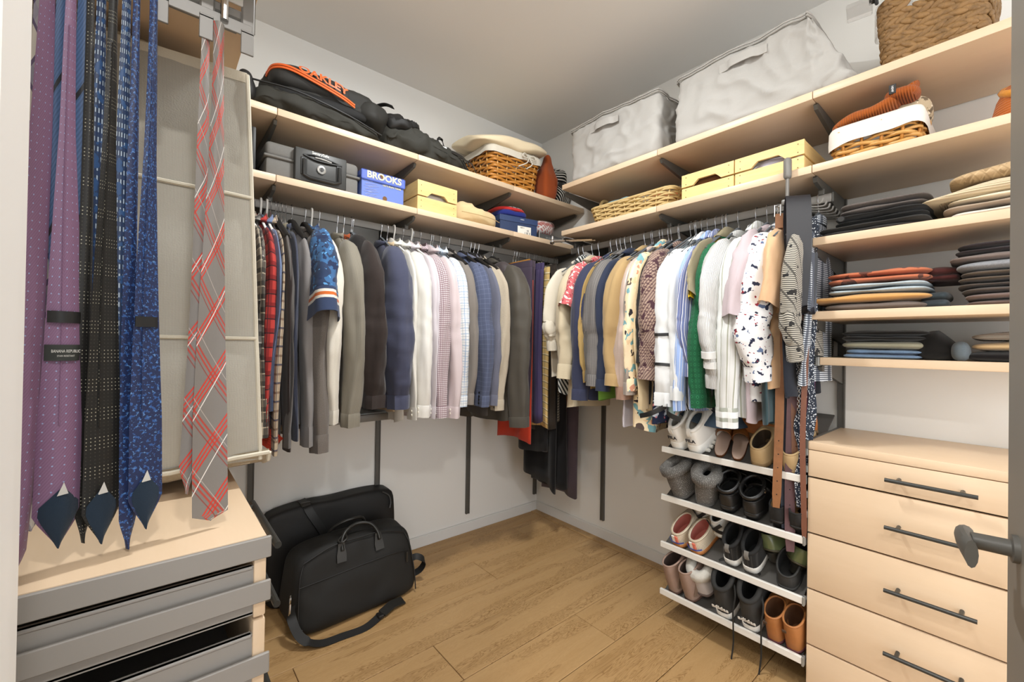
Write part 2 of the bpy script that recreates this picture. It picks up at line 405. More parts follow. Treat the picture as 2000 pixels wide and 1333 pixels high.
# hanging rails
def rail(label, a, b, ax, holders):
    """oval rail under the shelf; local x along the rail"""
    t = thing('hanging_rail', label, 'rail', (a[0], a[1], 1.782), 0 if ax == 'A' else R(-90), 'dark grey hanging rails')
    L = (Vector(b)-Vector(a)).length
    MB().rbox(0, L, -.0075, .0075, -.017, .017, .005, 2).obj('bar', M['rackm'], t)
    MB().rbox(-.004, .002, -.009, .009, -.019, .019, .003).obj('end_cap', M['dmetal'], t); MB().rbox(L-.002, L+.004, -.009, .009, -.019, .019, .003).obj('end_cap', M['dmetal'], t)
    for h in holders:
        q = MB(); q.rbox(h-.010, h+.010, -.010, .010, .014, .038, .003); q.rbox(h-.005, h+.005, -.012, .012, .03, .066, .002)
        q.obj('holder', M['dmetal'], t)
    return t
rail('grey hanging rail along the back wall carrying shirts, suits and trousers', (-2.44, -.31), (-.14, -.31), 'A', [2.44+s for s in SA])
rail('grey hanging rail along the right wall carrying blouses and blazers', (-.31, -.60), (-.31, -1.868), 'B', [-SB[0]-.6+.01, -SB[1]-.6, -SB[2]-.6])
lw = thing('lower_rail', 'grey lower rail with frame under the knitwear on the back wall', 'rail', (-1.847, 0, .86))
MB().rbox(.0, .61, -.31, -.295, -.017, .017, .004, 2).obj('bar', M['rackm'], lw); MB().rbox(.0, .61, -.29, -.02, .012, .02, .002).obj('frame', M['white_pl'], lw)
for sx in (.0, .61): MB().rbox(sx-.006, sx+.006, -.30, -.018, -.03, .0, .002).obj('bracket', M['dmetal'], lw)

# ================================================================ drawer chest on the right wall
wt = thing('worktop', 'maple worktop lying on the drawer chest by the door', 'worktop', (-.222, -2.165, ZT-.03))
MB().rbox(-.208, .218, -.335, .333, .001, .03, .003, 2).obj('panel', M['maple'], wt, 40); MB().rbox(-.209, .218, .333, .342, -.0, .031, .001).obj('end_cap', M['dmetal'], wt, 0)
ch = thing('drawer_chest', 'maple chest with five drawers and dark bar handles by the door', 'chest', (-.41, -2.165, 0))
MB().box(.02, .40, -.33, .33, .02, .866).obj('carcass', plain('3a3733', .7), ch, 0)
MB().rbox(.0, .405, .3315, .3375, .03, .868, .001).obj('side_frame', M['gmetal'], ch, 0)
for k, zz in enumerate((.86, .80, .71, .64)):
    MB().rbox(-.022, -.004, .333, .341, zz-.012, zz+.012, .001).obj('clip', M['cap'], ch, 0)
zs = [.872, .775, .579, .384, .189, .004]
for i in range(5):
    a, b = zs[i+1]+.003, zs[i]-.003
    d = MB().rbox(-.02, .0, -.335, .332, a, b, .002, 2).obj('drawer', M['maple'], ch, 40)
    q = MB(); zc = (a+b)/2 if i == 0 else b-.0945+.0; zc = [.824, .678, .4845, .291, .097][i]
    q.tube([(-.058, .121, zc), (-.058, -.075, zc)], .0062, 10)
    for yy in (.092, -.044): q.tube([(-.02, yy, zc), (-.058, yy, zc)], .0055, 8)
    q.obj('handle', M['handle'], d)

# ================================================================ wire-frame drawer chest on the left
lt = thing('worktop', 'maple worktop with grey edge frame under the hanging ties', 'worktop', (-2.27, -1.2, ZT-.034))
MB().rbox(-.216, .216, -.302, .305, .004, .034, .002, 2).obj('panel', M['maple'], lt, 40)
MB().rbox(-.217, .222, -.309, -.3025, -.002, .033, .0015).obj('edge_frame', M['gmetal'], lt, 0)
lc = thing('drawer_chest', 'chest with grey metal drawers and maple fronts under the ties', 'chest', (-2.27, -1.2, 0))
MB().box(-.21, .15, .302, .306, .05, .862).obj('side_frame', M['gmetal'], lc, 0)
for k, (z1, z0) in enumerate(((.827, .793), (.707, .673), (.587, .553), (.467, .433), (.347, .313), (.227, .193))):
    MB().rbox(-.216, .222, -.310, -.304, z0, z1, .0015).obj('runner', M['gmetal'], lc, 0)
fz = [(.864, .767), (.762, .575), (.57, .38), (.375, .19), (.185, .02)]
for i, (b, a) in enumerate(fz):
    d = MB().rbox(.198, .216, -.302, .30, a, b, .0025, 2).obj('drawer', M['maple'], lc, 40)
    q = MB(); top = b-.012 if i == 0 else b-.022
    q.box(-.21, .198, -.298, -.292, a+.006, top); q.box(-.21, .198, .28, .286, a+.006, top); q.box(-.21, .198, -.298, .286, a+.004, a+.009); q.rbox(-.21, .198, -.300, -.286, top-.006, top, .002)
    q.obj('drawer_box', M['gmetal'], d, 0)
    q = MB(); zc = b-.03 if i else b-.022
    q.tube([(.25, -.22, zc), (.25, .05, zc)], .0065, 10)
    for yy in (-.19, .02): q.tube([(.216, yy, zc), (.25, yy, zc)], .0055, 8)
    q.obj('handle', M['handle'], d)
for k in range(2): MB().rbox(-.21, .2, -.306 if k == 0 else .296, -.300 if k == 0 else .302, .0, .03, .001).obj('base_rail', M['gmetal'], lc, 0)

# ================================================================ sloping shoe shelves
PAN = R(26.5)
SZ = [.776, .5615, .350, .139]
sl = ['uppermost sloping shoe shelf with white front lip, under the blouses', 'second sloping shoe shelf with the sparkly grey boots', 'third sloping shoe shelf with the striped slippers and green heels', 'lowest sloping shoe shelf with the suede and tan ankle boots']
def pan_z(k, x):   # top of the pan at world x
    return SZ[k]-.018+(x+.425)*math.tan(PAN)
for k in range(4):
    t = thing('shoe_shelf', sl[k], 'shoe shelf', (-.43, -1.55, SZ[k]), 0, 'sloping shoe shelves')
    MB().rbox(-.012, .0, -.277, .277, -.026, 0, .002).obj('front_lip', M['fascia'], t, 0)
    p = MB(); c, s_ = math.cos(PAN), math.sin(PAN)
    p.box(0, .44, -.268, .268, -.006, 0); p.xf(Matrix.Translation((0.002, 0, -.02)) @ Matrix.Rotation(-PAN, 4, 'Y'))
    p.obj('pan', M['pan'], t, 0)
    for yy in (-.272, .272): MB().box(0.0, .40, yy-.004, yy+.004, -.03, -.018).obj('runner', M['gmetal'], t, 0)
    q = MB().rbox(-.014, .006, -.279, -.272, -.03, .002, .001); q.obj('clip', M['cap'], t, 0)
# ================================================================ hanging clothes
RZ = 1.782
def sgnpow(v, e): return math.copysign(abs(v)**e, v)
def hook_path():
    return [(0, .0105, -.006), (0, .0125, .010), (0, .009, .020), (0, 0, .0235), (0, -.009, .020), (0, -.0125, .011), (0, -.012, -.003), (0, -.006, -.024), (0, 0, -.040), (0, 0, -.070)]
HK = {}
def hanger(kind, pos, ax, yaw, short, zn=-.075, hw=.20):
    """kind: wire / white / black / wood / clip / grey"""
    loc = (pos, -.31, RZ) if ax == 'A' else (-.31, pos, RZ)
    nm = {'wire': ('wire_hanger', 'silver wire hanger'), 'white': ('plastic_hanger', 'white plastic hanger'), 'black': ('suit_hanger', 'black suit hanger with steel hook'), 'wood': ('wooden_hanger', 'wooden trouser hanger with steel hook'), 'clip': ('clip_hanger', 'steel clip hanger'), 'grey': ('velvet_hanger', 'grey velvet hanger with steel hook')}[kind]
    t = thing(nm[0], nm[1]+' holding the '+short, 'hanger', loc, (0 if ax == 'A' else R(-90))+yaw, 'hangers on the '+('back' if ax == 'A' else 'right')+' wall rail')
    key = (kind, round(zn, 3), round(hw, 3))
    if key not in HK:
        L = []
        hk = bez(hook_path(), 27)
        if kind == 'white':
            L.append(('hook', MB().tube(hk, .0042, 7), M['white_pl'])); L.append(('arms', MB().tube(bez([(0, -hw*.95, zn-.085), (0, -hw*.5, zn-.035), (0, 0, zn+.008), (0, hw*.5, zn-.035), (0, hw*.95, zn-.085)], 12), .005, 6), M['white_pl']))
        elif kind == 'wire':
            L.append(('hook', MB().tube(hk, .0018, 5), M['wire'])); L.append(('arms', MB().tube(bez([(0, -hw*.95, zn-.085), (0, -hw*.5, zn-.035), (0, 0, zn+.008), (0, hw*.5, zn-.035), (0, hw*.95, zn-.085)], 12), .0022, 5), M['wire']))
        elif kind in ('black', 'grey'):
            m = M['blk_pl'] if kind == 'black' else plain('5d6165', .85, spec=.2)
            L.append(('hook', MB().tube(hk, .0017, 5), M['wire']))
            q = MB(); w = .013 if kind == 'black' else .005
            pts = bez([(0, -hw*.96, zn-.08), (0, -hw*.55, zn-.034), (0, -.03, zn+.012), (0, 0, zn+.024), (0, .03, zn+.012), (0, hw*.55, zn-.034), (0, hw*.96, zn-.08)], 18)
            q.tube(pts, lambda t_: w*(1.25-abs(t_-.5)*.9), 8, sq=.75, up=(0, 0, 1)); L.append(('arms', q, m))
        elif kind in ('clip', 'wood'):
            L.append(('hook', MB().tube(hk, .0018, 5), M['wire']))
            L.append(('arms', MB().tube([(0, -.15, zn), (0, .15, zn)], .0025 if kind == 'clip' else .011, 6), M['wire'] if kind == 'clip' else plain('b07a35', .45, var=.2)))
            for yy in (-.12, .12): L.append(('clip', MB().rbox(-.007, .007, yy-.012, yy+.012, zn-.035, zn+.006, .002), M['wire']))
        HK[key] = [(n, q.mesh(n, m, 60)) for n, q, m in L]
    for n, me in HK[key]:
        o = bpy.data.objects.new(n, me); C.objects.link(o); o.parent = t
    return t
def garment(name, label, cat, ax, pos, m, short, hem=.90, cuff=.90, sleeve='long', hw=.20, th=.026, hk='wire', yaw=None, collar='shirt', m2=None, cuffm=None, sw=.062, sd=.036, seed=None, zn=-.085, flare=1., wave=1., buttons=None, cuffh=.055, backsleeve=True, dy=0., blouson=1., hood=None, sway=0., wr=1., wr2=1., bands=None, sbands=None):
    """a top on a hanger.  hem/cuff: world height of hem and cuff"""
    rnd = random.Random(seed if seed is not None else label); yaw = R(rnd.uniform(-2.5, 2.5)) if yaw is None else R(yaw)
    loc = (pos, -.31, RZ) if ax == 'A' else (-.31, pos, RZ)
    t = thing(name, label, cat, loc, (0 if ax == 'A' else R(-90))+yaw, 'clothes on the '+('back' if ax == 'A' else 'right')+' wall rail')
    if hk: hanger(hk, pos, ax, yaw, short, zn+.01, hw)
    ph = [rnd.uniform(0, 6.28) for _ in range(6)]; k1, k2 = rnd.uniform(16, 24), rnd.uniform(34, 50)
    zh = hem-RZ; drop = .075; n = 36
    levels = [0, .012, .03, .05, .075, .105, .15, .22, .31, .41, .52, .64, .76, .87, .95, 1.0]
    rings = []
    Lb = zn-zh
    for s_ in levels:
        z = zn-s_*Lb if s_ > .15 else zn-s_*.72 if Lb > .72 else zn-s_*Lb
        d = zn-z
        h = ip(d, [0, .012, .04, .08, .12, .17, .22, .3, Lb], [.042, .058, hw*.50, hw*.70, hw*.86, hw*.98, hw, hw*.95, hw*.93*flare])
        tt = ip(d, [0, .03, .08, .2, .5, Lb], [.016, .019, th*.9, th, th*1.05, th*1.25*flare])
        r = []
        for j in range(n):
            a = 6.28318*j/n; y = h*sgnpow(math.cos(a), .8); x = tt*sgnpow(math.sin(a), .75)
            amp = .016*wave*min(1, d/.5)
            x += amp*(math.sin(k1*y+ph[0]+d*1.5)+.45*math.sin(k2*y+ph[1]-d*2))+.006*math.sin(d*7+ph[2])*min(1, d/.3)
            zz = z+.006*math.sin(a*2+ph[3])*s_+(.012*math.cos(a*2)*s_ if collar == 'shirt' else 0)
            y += .008*math.sin(d*5+ph[4])*min(1, d); x += .006*noise.noise(Vector((a*1.2, d*11, ph[0])))*min(1, d/.2)
            r.append(Vector((x+sway*d, y+dy, zz)))
        rings.append(r)
    MB().loft(rings, True, True, False).obj('body', m, t, 180)
    # sleeves
    if sleeve:
        zc = cuff-RZ; zs = zn-.075
        for sd_ in ((-1, 1) if backsleeve else (-1,)):
            if sleeve == 'long': L = [(.50, .035), (.72, .075), (.92, .135), (1.05, .22), (1.10, .33)]
            elif sleeve == 'short': L = [(.50, .035), (.74, .075), (.98, .14), (1.12, .21)]
            path = [Vector((0, sd_*hw*a, zn-.025-b)) for a, b in L]
            if sleeve == 'long':
                zl = path[-1].z
                for f in (.25, .5, .75, 1.): path.append(Vector((0, sd_*hw*(1.12+.05*math.sin(f*3+ph[5])), zl+(zc-zl)*f)))
            else:
                path.append(Vector((0, sd_*hw*1.24, zc)))
            path = bez(path, 56 if sleeve == 'long' else 28); m_ = len(path); rings = []; nn = 24
            for i, p in enumerate(path):
                tt = i/(m_-1); d = (path[min(i+1, m_-1)]-path[max(i-1, 0)]).normalized(); side = Vector((0, -d.z, d.y))
                if sleeve == 'long':
                    w = ip(tt, [0, .12, .3, .7, .93, 1], [sw*.55, sw*.92, sw*1.08, sw*.92*blouson, sw*.76*blouson, sw*.64]); v = ip(tt, [0, .12, .3, .7, 1], [sd*.5, sd*.85, sd*1.0, sd*.95*blouson, sd*.78])
                else:
                    w = ip(tt, [0, .3, 1], [sw*.8, sw*1.1, sw*1.15]); v = ip(tt, [0, .3, 1], [sd*.6, sd, sd*1.1])
                r = []
                for j in range(nn):
                    a = 6.28318*j/nn
                    f = 1+.07*math.sin(3*a+ph[1]+tt*4)*min(1, tt*2)+.05*math.sin(5*a+ph[2]-tt*7)+(.16*(1-abs(math.sin(a*1.5+ph[2]+2.2*tt)))**3+.12*(1-abs(math.sin(a*2+ph[0]-3.1*tt)))**4-.05)*min(1, tt*3)*wr2
                    f += .07*noise.noise(Vector((math.cos(a)*1.6, tt*8+ph[0], math.sin(a)*1.6)))+.022*wr*math.exp(-((tt-.52)/.16)**2)*math.sin(tt*70+3*math.sin(a+ph[4]))+.045*wr*noise.noise(Vector((math.cos(a)*4, tt*26+ph[0], math.sin(a)*4)))
                    r.append(p+side*math.cos(a)*w*f+Vector((1, 0, 0))*(math.sin(a)*v*f+.012*math.sin(tt*5+ph[3])*tt+sway*(zn-p.z))+Vector((0, dy, 0)))
                rings.append(r)
            so = MB().loft(rings, True, True, False).obj('sleeve', m2 or m, t, 180)
            for fr_, bmat, bh in (sbands or ()) if sd_ < 0 else ():
                ib = int(fr_*(m_-1)); base = rings[ib]; c0 = sum(base, Vector())/nn; d = (path[min(ib+1, m_-1)]-path[ib-1]).normalized()
                MB().loft([[c0+(b-c0)*f+d*h for b in base] for f, h in ((1.0, 0), (1.06, .001), (1.06, bh), (1.0, bh+.001))]).obj('sleeve_band', bmat, so, 60)
            if bands and sd_ < 0:
                base = rings[-1]; c0 = sum(base, Vector())/nn; d = (path[-1]-path[-4]).normalized(); h0 = -.004
                for bh, bmat in bands:
                    MB().loft([[c0+(b-c0)*1.03+d*h for b in base] for h in (h0, h0+bh)]).obj('cuff_band', bmat, so, 180); h0 += bh
                MB().loft([[c0+(b-c0)*f+d*h for b in base] for f, h in ((1.03, h0), (.97, h0), (.96, -.01))]).obj('cuff_lining', bands[-1][1], so, 60)
            if cuffm is not None or sleeve == 'long':
                # cuff band, hollow
                p = path[-1]; base = rings[-1]; c0 = sum(base, Vector())/nn; q = MB(); d = (path[-1]-path[-2]).normalized()
                cr = []
                for kk, (f, dz) in enumerate(((1.02, -.002), (1.07, .004), (1.06, cuffh*.5), (1.04, cuffh), (.86, cuffh-.002), (.84, 0))):
                    cr.append([c0+(b-c0)*f+d*dz for b in base])
                q.loft(cr, True, False, True); co = q.obj('cuff', cuffm or m2 or m, so, 60)
                if buttons:
                    qb = MB()
                    for kk in range(2 if buttons != 'suit' else 4):
                        f = c0+(base[nn//2]-c0)*1.08+Vector((-.002, 0, 0)); f = c0+d*(.014+.018*kk-(.03 if buttons == 'suit' else 0))+Vector((-(sd*.8*1.0), 0, 0))+Vector((0, sd_*sw*.25, 0))
                        qb.lathe([(.0055, -.0015), (.0055, .0015)], 8, f, 'x')
                    qb.obj('button', plain('1a1a1a', .3) if buttons == 'suit' else plain('e8e2d4', .3), so, 0)
    # collar
    if collar in ('shirt', 'suit', 'knit', 'polo'):
        hgt = {'shirt': .042, 'suit': .03, 'knit': .018, 'polo': .035}[collar]; q = MB(); cr = []
        for f, z in ((1.0, -.014), (1.06, .0), (1.02, hgt), (.94, hgt+.003), (1.22, hgt*.5), (1.32, .002), (1.2, -.004)):
            if collar == 'knit' and f > 1.1: continue
            r = []
            for j in range(24):
                a = 6.28318*j/24; fr = 1-.65*max(0, math.cos(a-3.4))**3
                r.append(Vector((.021*f*math.sin(a), .064*f*math.cos(a)+dy, zn+z*fr+.0)))
            cr.append(r)
        q.loft(cr).obj('collar', m, t, 70)
    if hood:
        q = MB(); q.blob((0.0, -.095, zn-.085), .05, .085, .085, 2.4, 10, .012, 14., seed=rnd.uniform(0, 9)); q.obj('hood', hood, t, 180)
    return t
def hanging_panel(name, label, cat, ax, pos, m, short, top=1.72, hem=.8, hw=.11, th=.018, hk='clip', yaw=None, wave=1., flare=1., yo=0., band=True, hookgroup=True, fold=False, bot=None):
    """trousers, skirts and dresses hanging from clips or folded over a bar"""
    rnd = random.Random(label); yaw = R(rnd.uniform(-3, 3)) if yaw is None else R(yaw)
    loc = (pos, -.31, RZ) if ax == 'A' else (-.31, pos, RZ)
    t = thing(name, label, cat, loc, (0 if ax == 'A' else R(-90))+yaw, 'clothes on the '+('back' if ax == 'A' else 'right')+' wall rail')
    if hk: hanger(hk, pos, ax, yaw, short, top-RZ+.002, min(hw, .2))
    ph = [rnd.uniform(0, 6.28) for _ in range(5)]; k1, k2 = rnd.uniform(18, 26), rnd.uniform(38, 60); rings = []; n = 32
    zt, zh = top-RZ, hem-RZ
    for i in range(17):
        s_ = i/16; z = zt+(zh-zt)*s_; h = hw*(1+(flare-1)*s_)*(.97+.03*math.sin(s_*5+ph[2])); tt = th*(.6+.6*s_); r = []
        for j in range(n):
            a = 6.28318*j/n; y = h*sgnpow(math.cos(a), .75); x = tt*sgnpow(math.sin(a), .6)+.014*wave*s_*(math.sin(k1*y+ph[0]+s_*2)+.5*math.sin(k2*y+ph[1]))
            zz = z+(.01*math.sin(a*2+ph[3])*s_)
            if bot: zz += s_*s_*bot*(-math.cos(a))*.5
            r.append(Vector((x, y+yo, zz)))
        rings.append(r)
    MB().loft(rings, True, True, True).obj('cloth', m, t, 180)
    if band:
        q = MB(); q.loft([[Vector((p.x*1.15, yo+(p.y-yo)*1.012, p.z+dz)) for p in rings[0]] for dz in (.002, -.035)], True, True, True); q.obj('waistband', m, t, 60)
    return t
# ---------------------------------------------------------------- cloths
PL1 = pat('8c8274', [('s', 'u', 22, .34, 0, '2f2d2b', .75), ('s', 'v', 22, .34, 0, '2f2d2b', .75), ('s', 'u', 22, .06, .6, 'c8b9a0', .8), ('s', 'v', 22, .06, .6, 'c8b9a0', .8)])
PL2 = pat('6f6b66', [('s', 'u', 26, .4, .1, '242424', .7), ('s', 'v', 26, .4, .1, '242424', .7), ('s', 'v', 13, .07, .6, 'c9c4ba', .6)])
RED = pat('b03c36', [('s', 'u', 20, .4, 0, '6d1c1e', .75), ('s', 'v', 20, .4, 0, '6d1c1e', .75), ('s', 'u', 20, .07, .7, '1d1d20', .9), ('s', 'v', 20, .07, .7, '1d1d20', .9)])
PL3 = pat('b5a48c', [('s', 'u', 30, .25, 0, '6a4b3a', .7), ('s', 'v', 30, .25, 0, '6a4b3a', .7), ('s', 'u', 15, .08, .5, '3a4258', .8), ('s', 'v', 15, .08, .5, '3a4258', .8)])
PL4 = pat('e3dcd6', [('s', 'u', 34, .16, 0, '8d5a3e', .85), ('s', 'v', 34, .16, 0, '8d5a3e', .85), ('s', 'u', 34, .1, .5, '3f3a44', .75), ('s', 'v', 34, .1, .5, '3f3a44', .75)])
GING = pat('efe8ea', [('s', 'u', 105, .5, 0, '6b3a48', .62), ('s', 'v', 105, .5, 0, '6b3a48', .62)])
BPL = pat('ecedee', [('s', 'u', 38, .16, 0, '8aa5c4', .7), ('s', 'v', 38, .16, 0, '8aa5c4', .7), ('s', 'u', 38, .05, .5, '9aa79f', .8), ('s', 'v', 38, .05, .5, '75889b', .8)])
PINK = pat('ddd0d0', [('s', 'u', 260, .5, 0, 'c4b0b4', .6)])
BFL = pat('c9d2dd', [('d', 190, .3, '5b7396'), ('d', 110, .2, 'f2f2f2')])
WSUIT = pat('555d76', [('s', 'u', 42, .05, 0, '8790b0', .5), ('s', 'v', 42, .05, 0, '8790b0', .5), ('h', 500., .25)])
CAMO = pat('2c3b58', [('b', 20., .5, '3a6390', 1.3), ('b', 24., .58, '223050', 5.1), ('b', 42., .64, '5d97c9', 2.7)])
PIN = pat('706d6b', [('s', 'u', 90, .16, 0, 'a19a94', .75), ('s', 'v', 160, .5, 0, '5e5b5a', .5)])
PPIN = pat('473d60', [('s', 'u', 75, .1, 0, '93889f', .5), ('s', 'u', 25, .1, .4, '332a50', .7)])
YCHK = pat('d9b878', [('s', 'u', 30, .12, 0, '5f6357', .7), ('s', 'v', 24, .1, 0, '5f6357', .75), ('s', 'v', 24, .08, .16, 'efe8d0', .8)])
BCHK = pat('8b8478', [('s', 'u', 60, .5, 0, '23211f', .75), ('s', 'v', 60, .5, 0, '23211f', .75)])
FLO = pat('efdcb8', [('b', 13., .56, '79aab2', .2), ('b', 10., .58, '574a44', 3.3), ('b', 22., .62, 'e8c9a0', 7.7), ('b', 26., .66, '2f2b30', 4.4), ('b', 18., .64, 'c98f74', 9.1)])
BRP = pat('a79080', [('s', 'v', 70, .5, 0, '4d3339', .8), ('g', 45, 60, .42, 0, 'a38c7c', .9), ('b', 12., .52, 'a08a7c', 2.2), ('g', -35, 90, .4, .3, '52373d', .8), ('b', 26., .6, '4a3037', 6.)])
BSTR = pat('9db6e6', [('s', 'u', 42, .14, 0, 'f3f3f0', .95), ('s', 'u', 42, .05, .2, '3c4a78', .9)])
NSTR = pat('6f7aa5', [('s', 'u', 95, .26, 0, 'f0eeee', .9), ('s', 'u', 31, .3, .3, '555e8c', .7)])
EYE = pat('1f5c3d', [('p', 45, .26, '2c7a50'), ('p', 45, .14, '174530')])
WSTR = pat('f1f3f2', [('s', 'u', 30, .16, 0, '9ea08d', .85), ('s', 'u', 30, .05, .3, 'c6cac4', .9)])
WSTV = pat('f0f2f2', [('s', 'v', 26, .4, 0, '8f9384', .85), ('s', 'u', 20, .3, 0, 'f4f4f2', .5)])
WRIB = fab('f4f4f2', .04, 200., .85, .3, .1, ('u', 170.))
WFL = pat('f3f2f2', [('b', 34., .615, '2c3044', 1.1), ('b', 46., .66, '8c2f3c', 5.5), ('b', 30., .68, '5e6f8f', 8.)])
IKAT = pat('b9b3a6', [('s', 'v', 150, .5, 0, '2c2b2b', .92), ('b', 24., .62, '2a2929', 3.1), ('g', 40, 16, .1, 0, '3a3836', .8)])
IKB = pat('c3c8ce', [('s', 'v', 130, .45, 0, '27303f', .95), ('s', 'u', 18, .3, .2, '2b3443', .8)])
BW = pat('f0eee8', [('g', 30, 70, .5, 0, '1c1c1c', 1.)])
COR = pat('c9666a', [('b', 60., .58, 'eadfd5', 1.), ('b', 75., .63, '8c2c34', 4.)])
ZEB = pat('dfe0dc', [('g', 35, 45, .5, 0, '2b3030', 1.)])
RIBT = pat('8d877a', [('s', 'u', 190, .5, 0, '7a7466', .7), ('h', 300., .2)])
MARL = fab('605c59', .5, 420., .95); TWEED = fab('6a635d', .7, 330., .95); CHEATH = fab('d6d0c3', .18, 300.)
PLSM = pat('f1ede4', [('s', 'u', 30, .3, 0, '9a9ab0', .6), ('s', 'v', 30, .3, 0, '9a9ab0', .6)])
c = fab
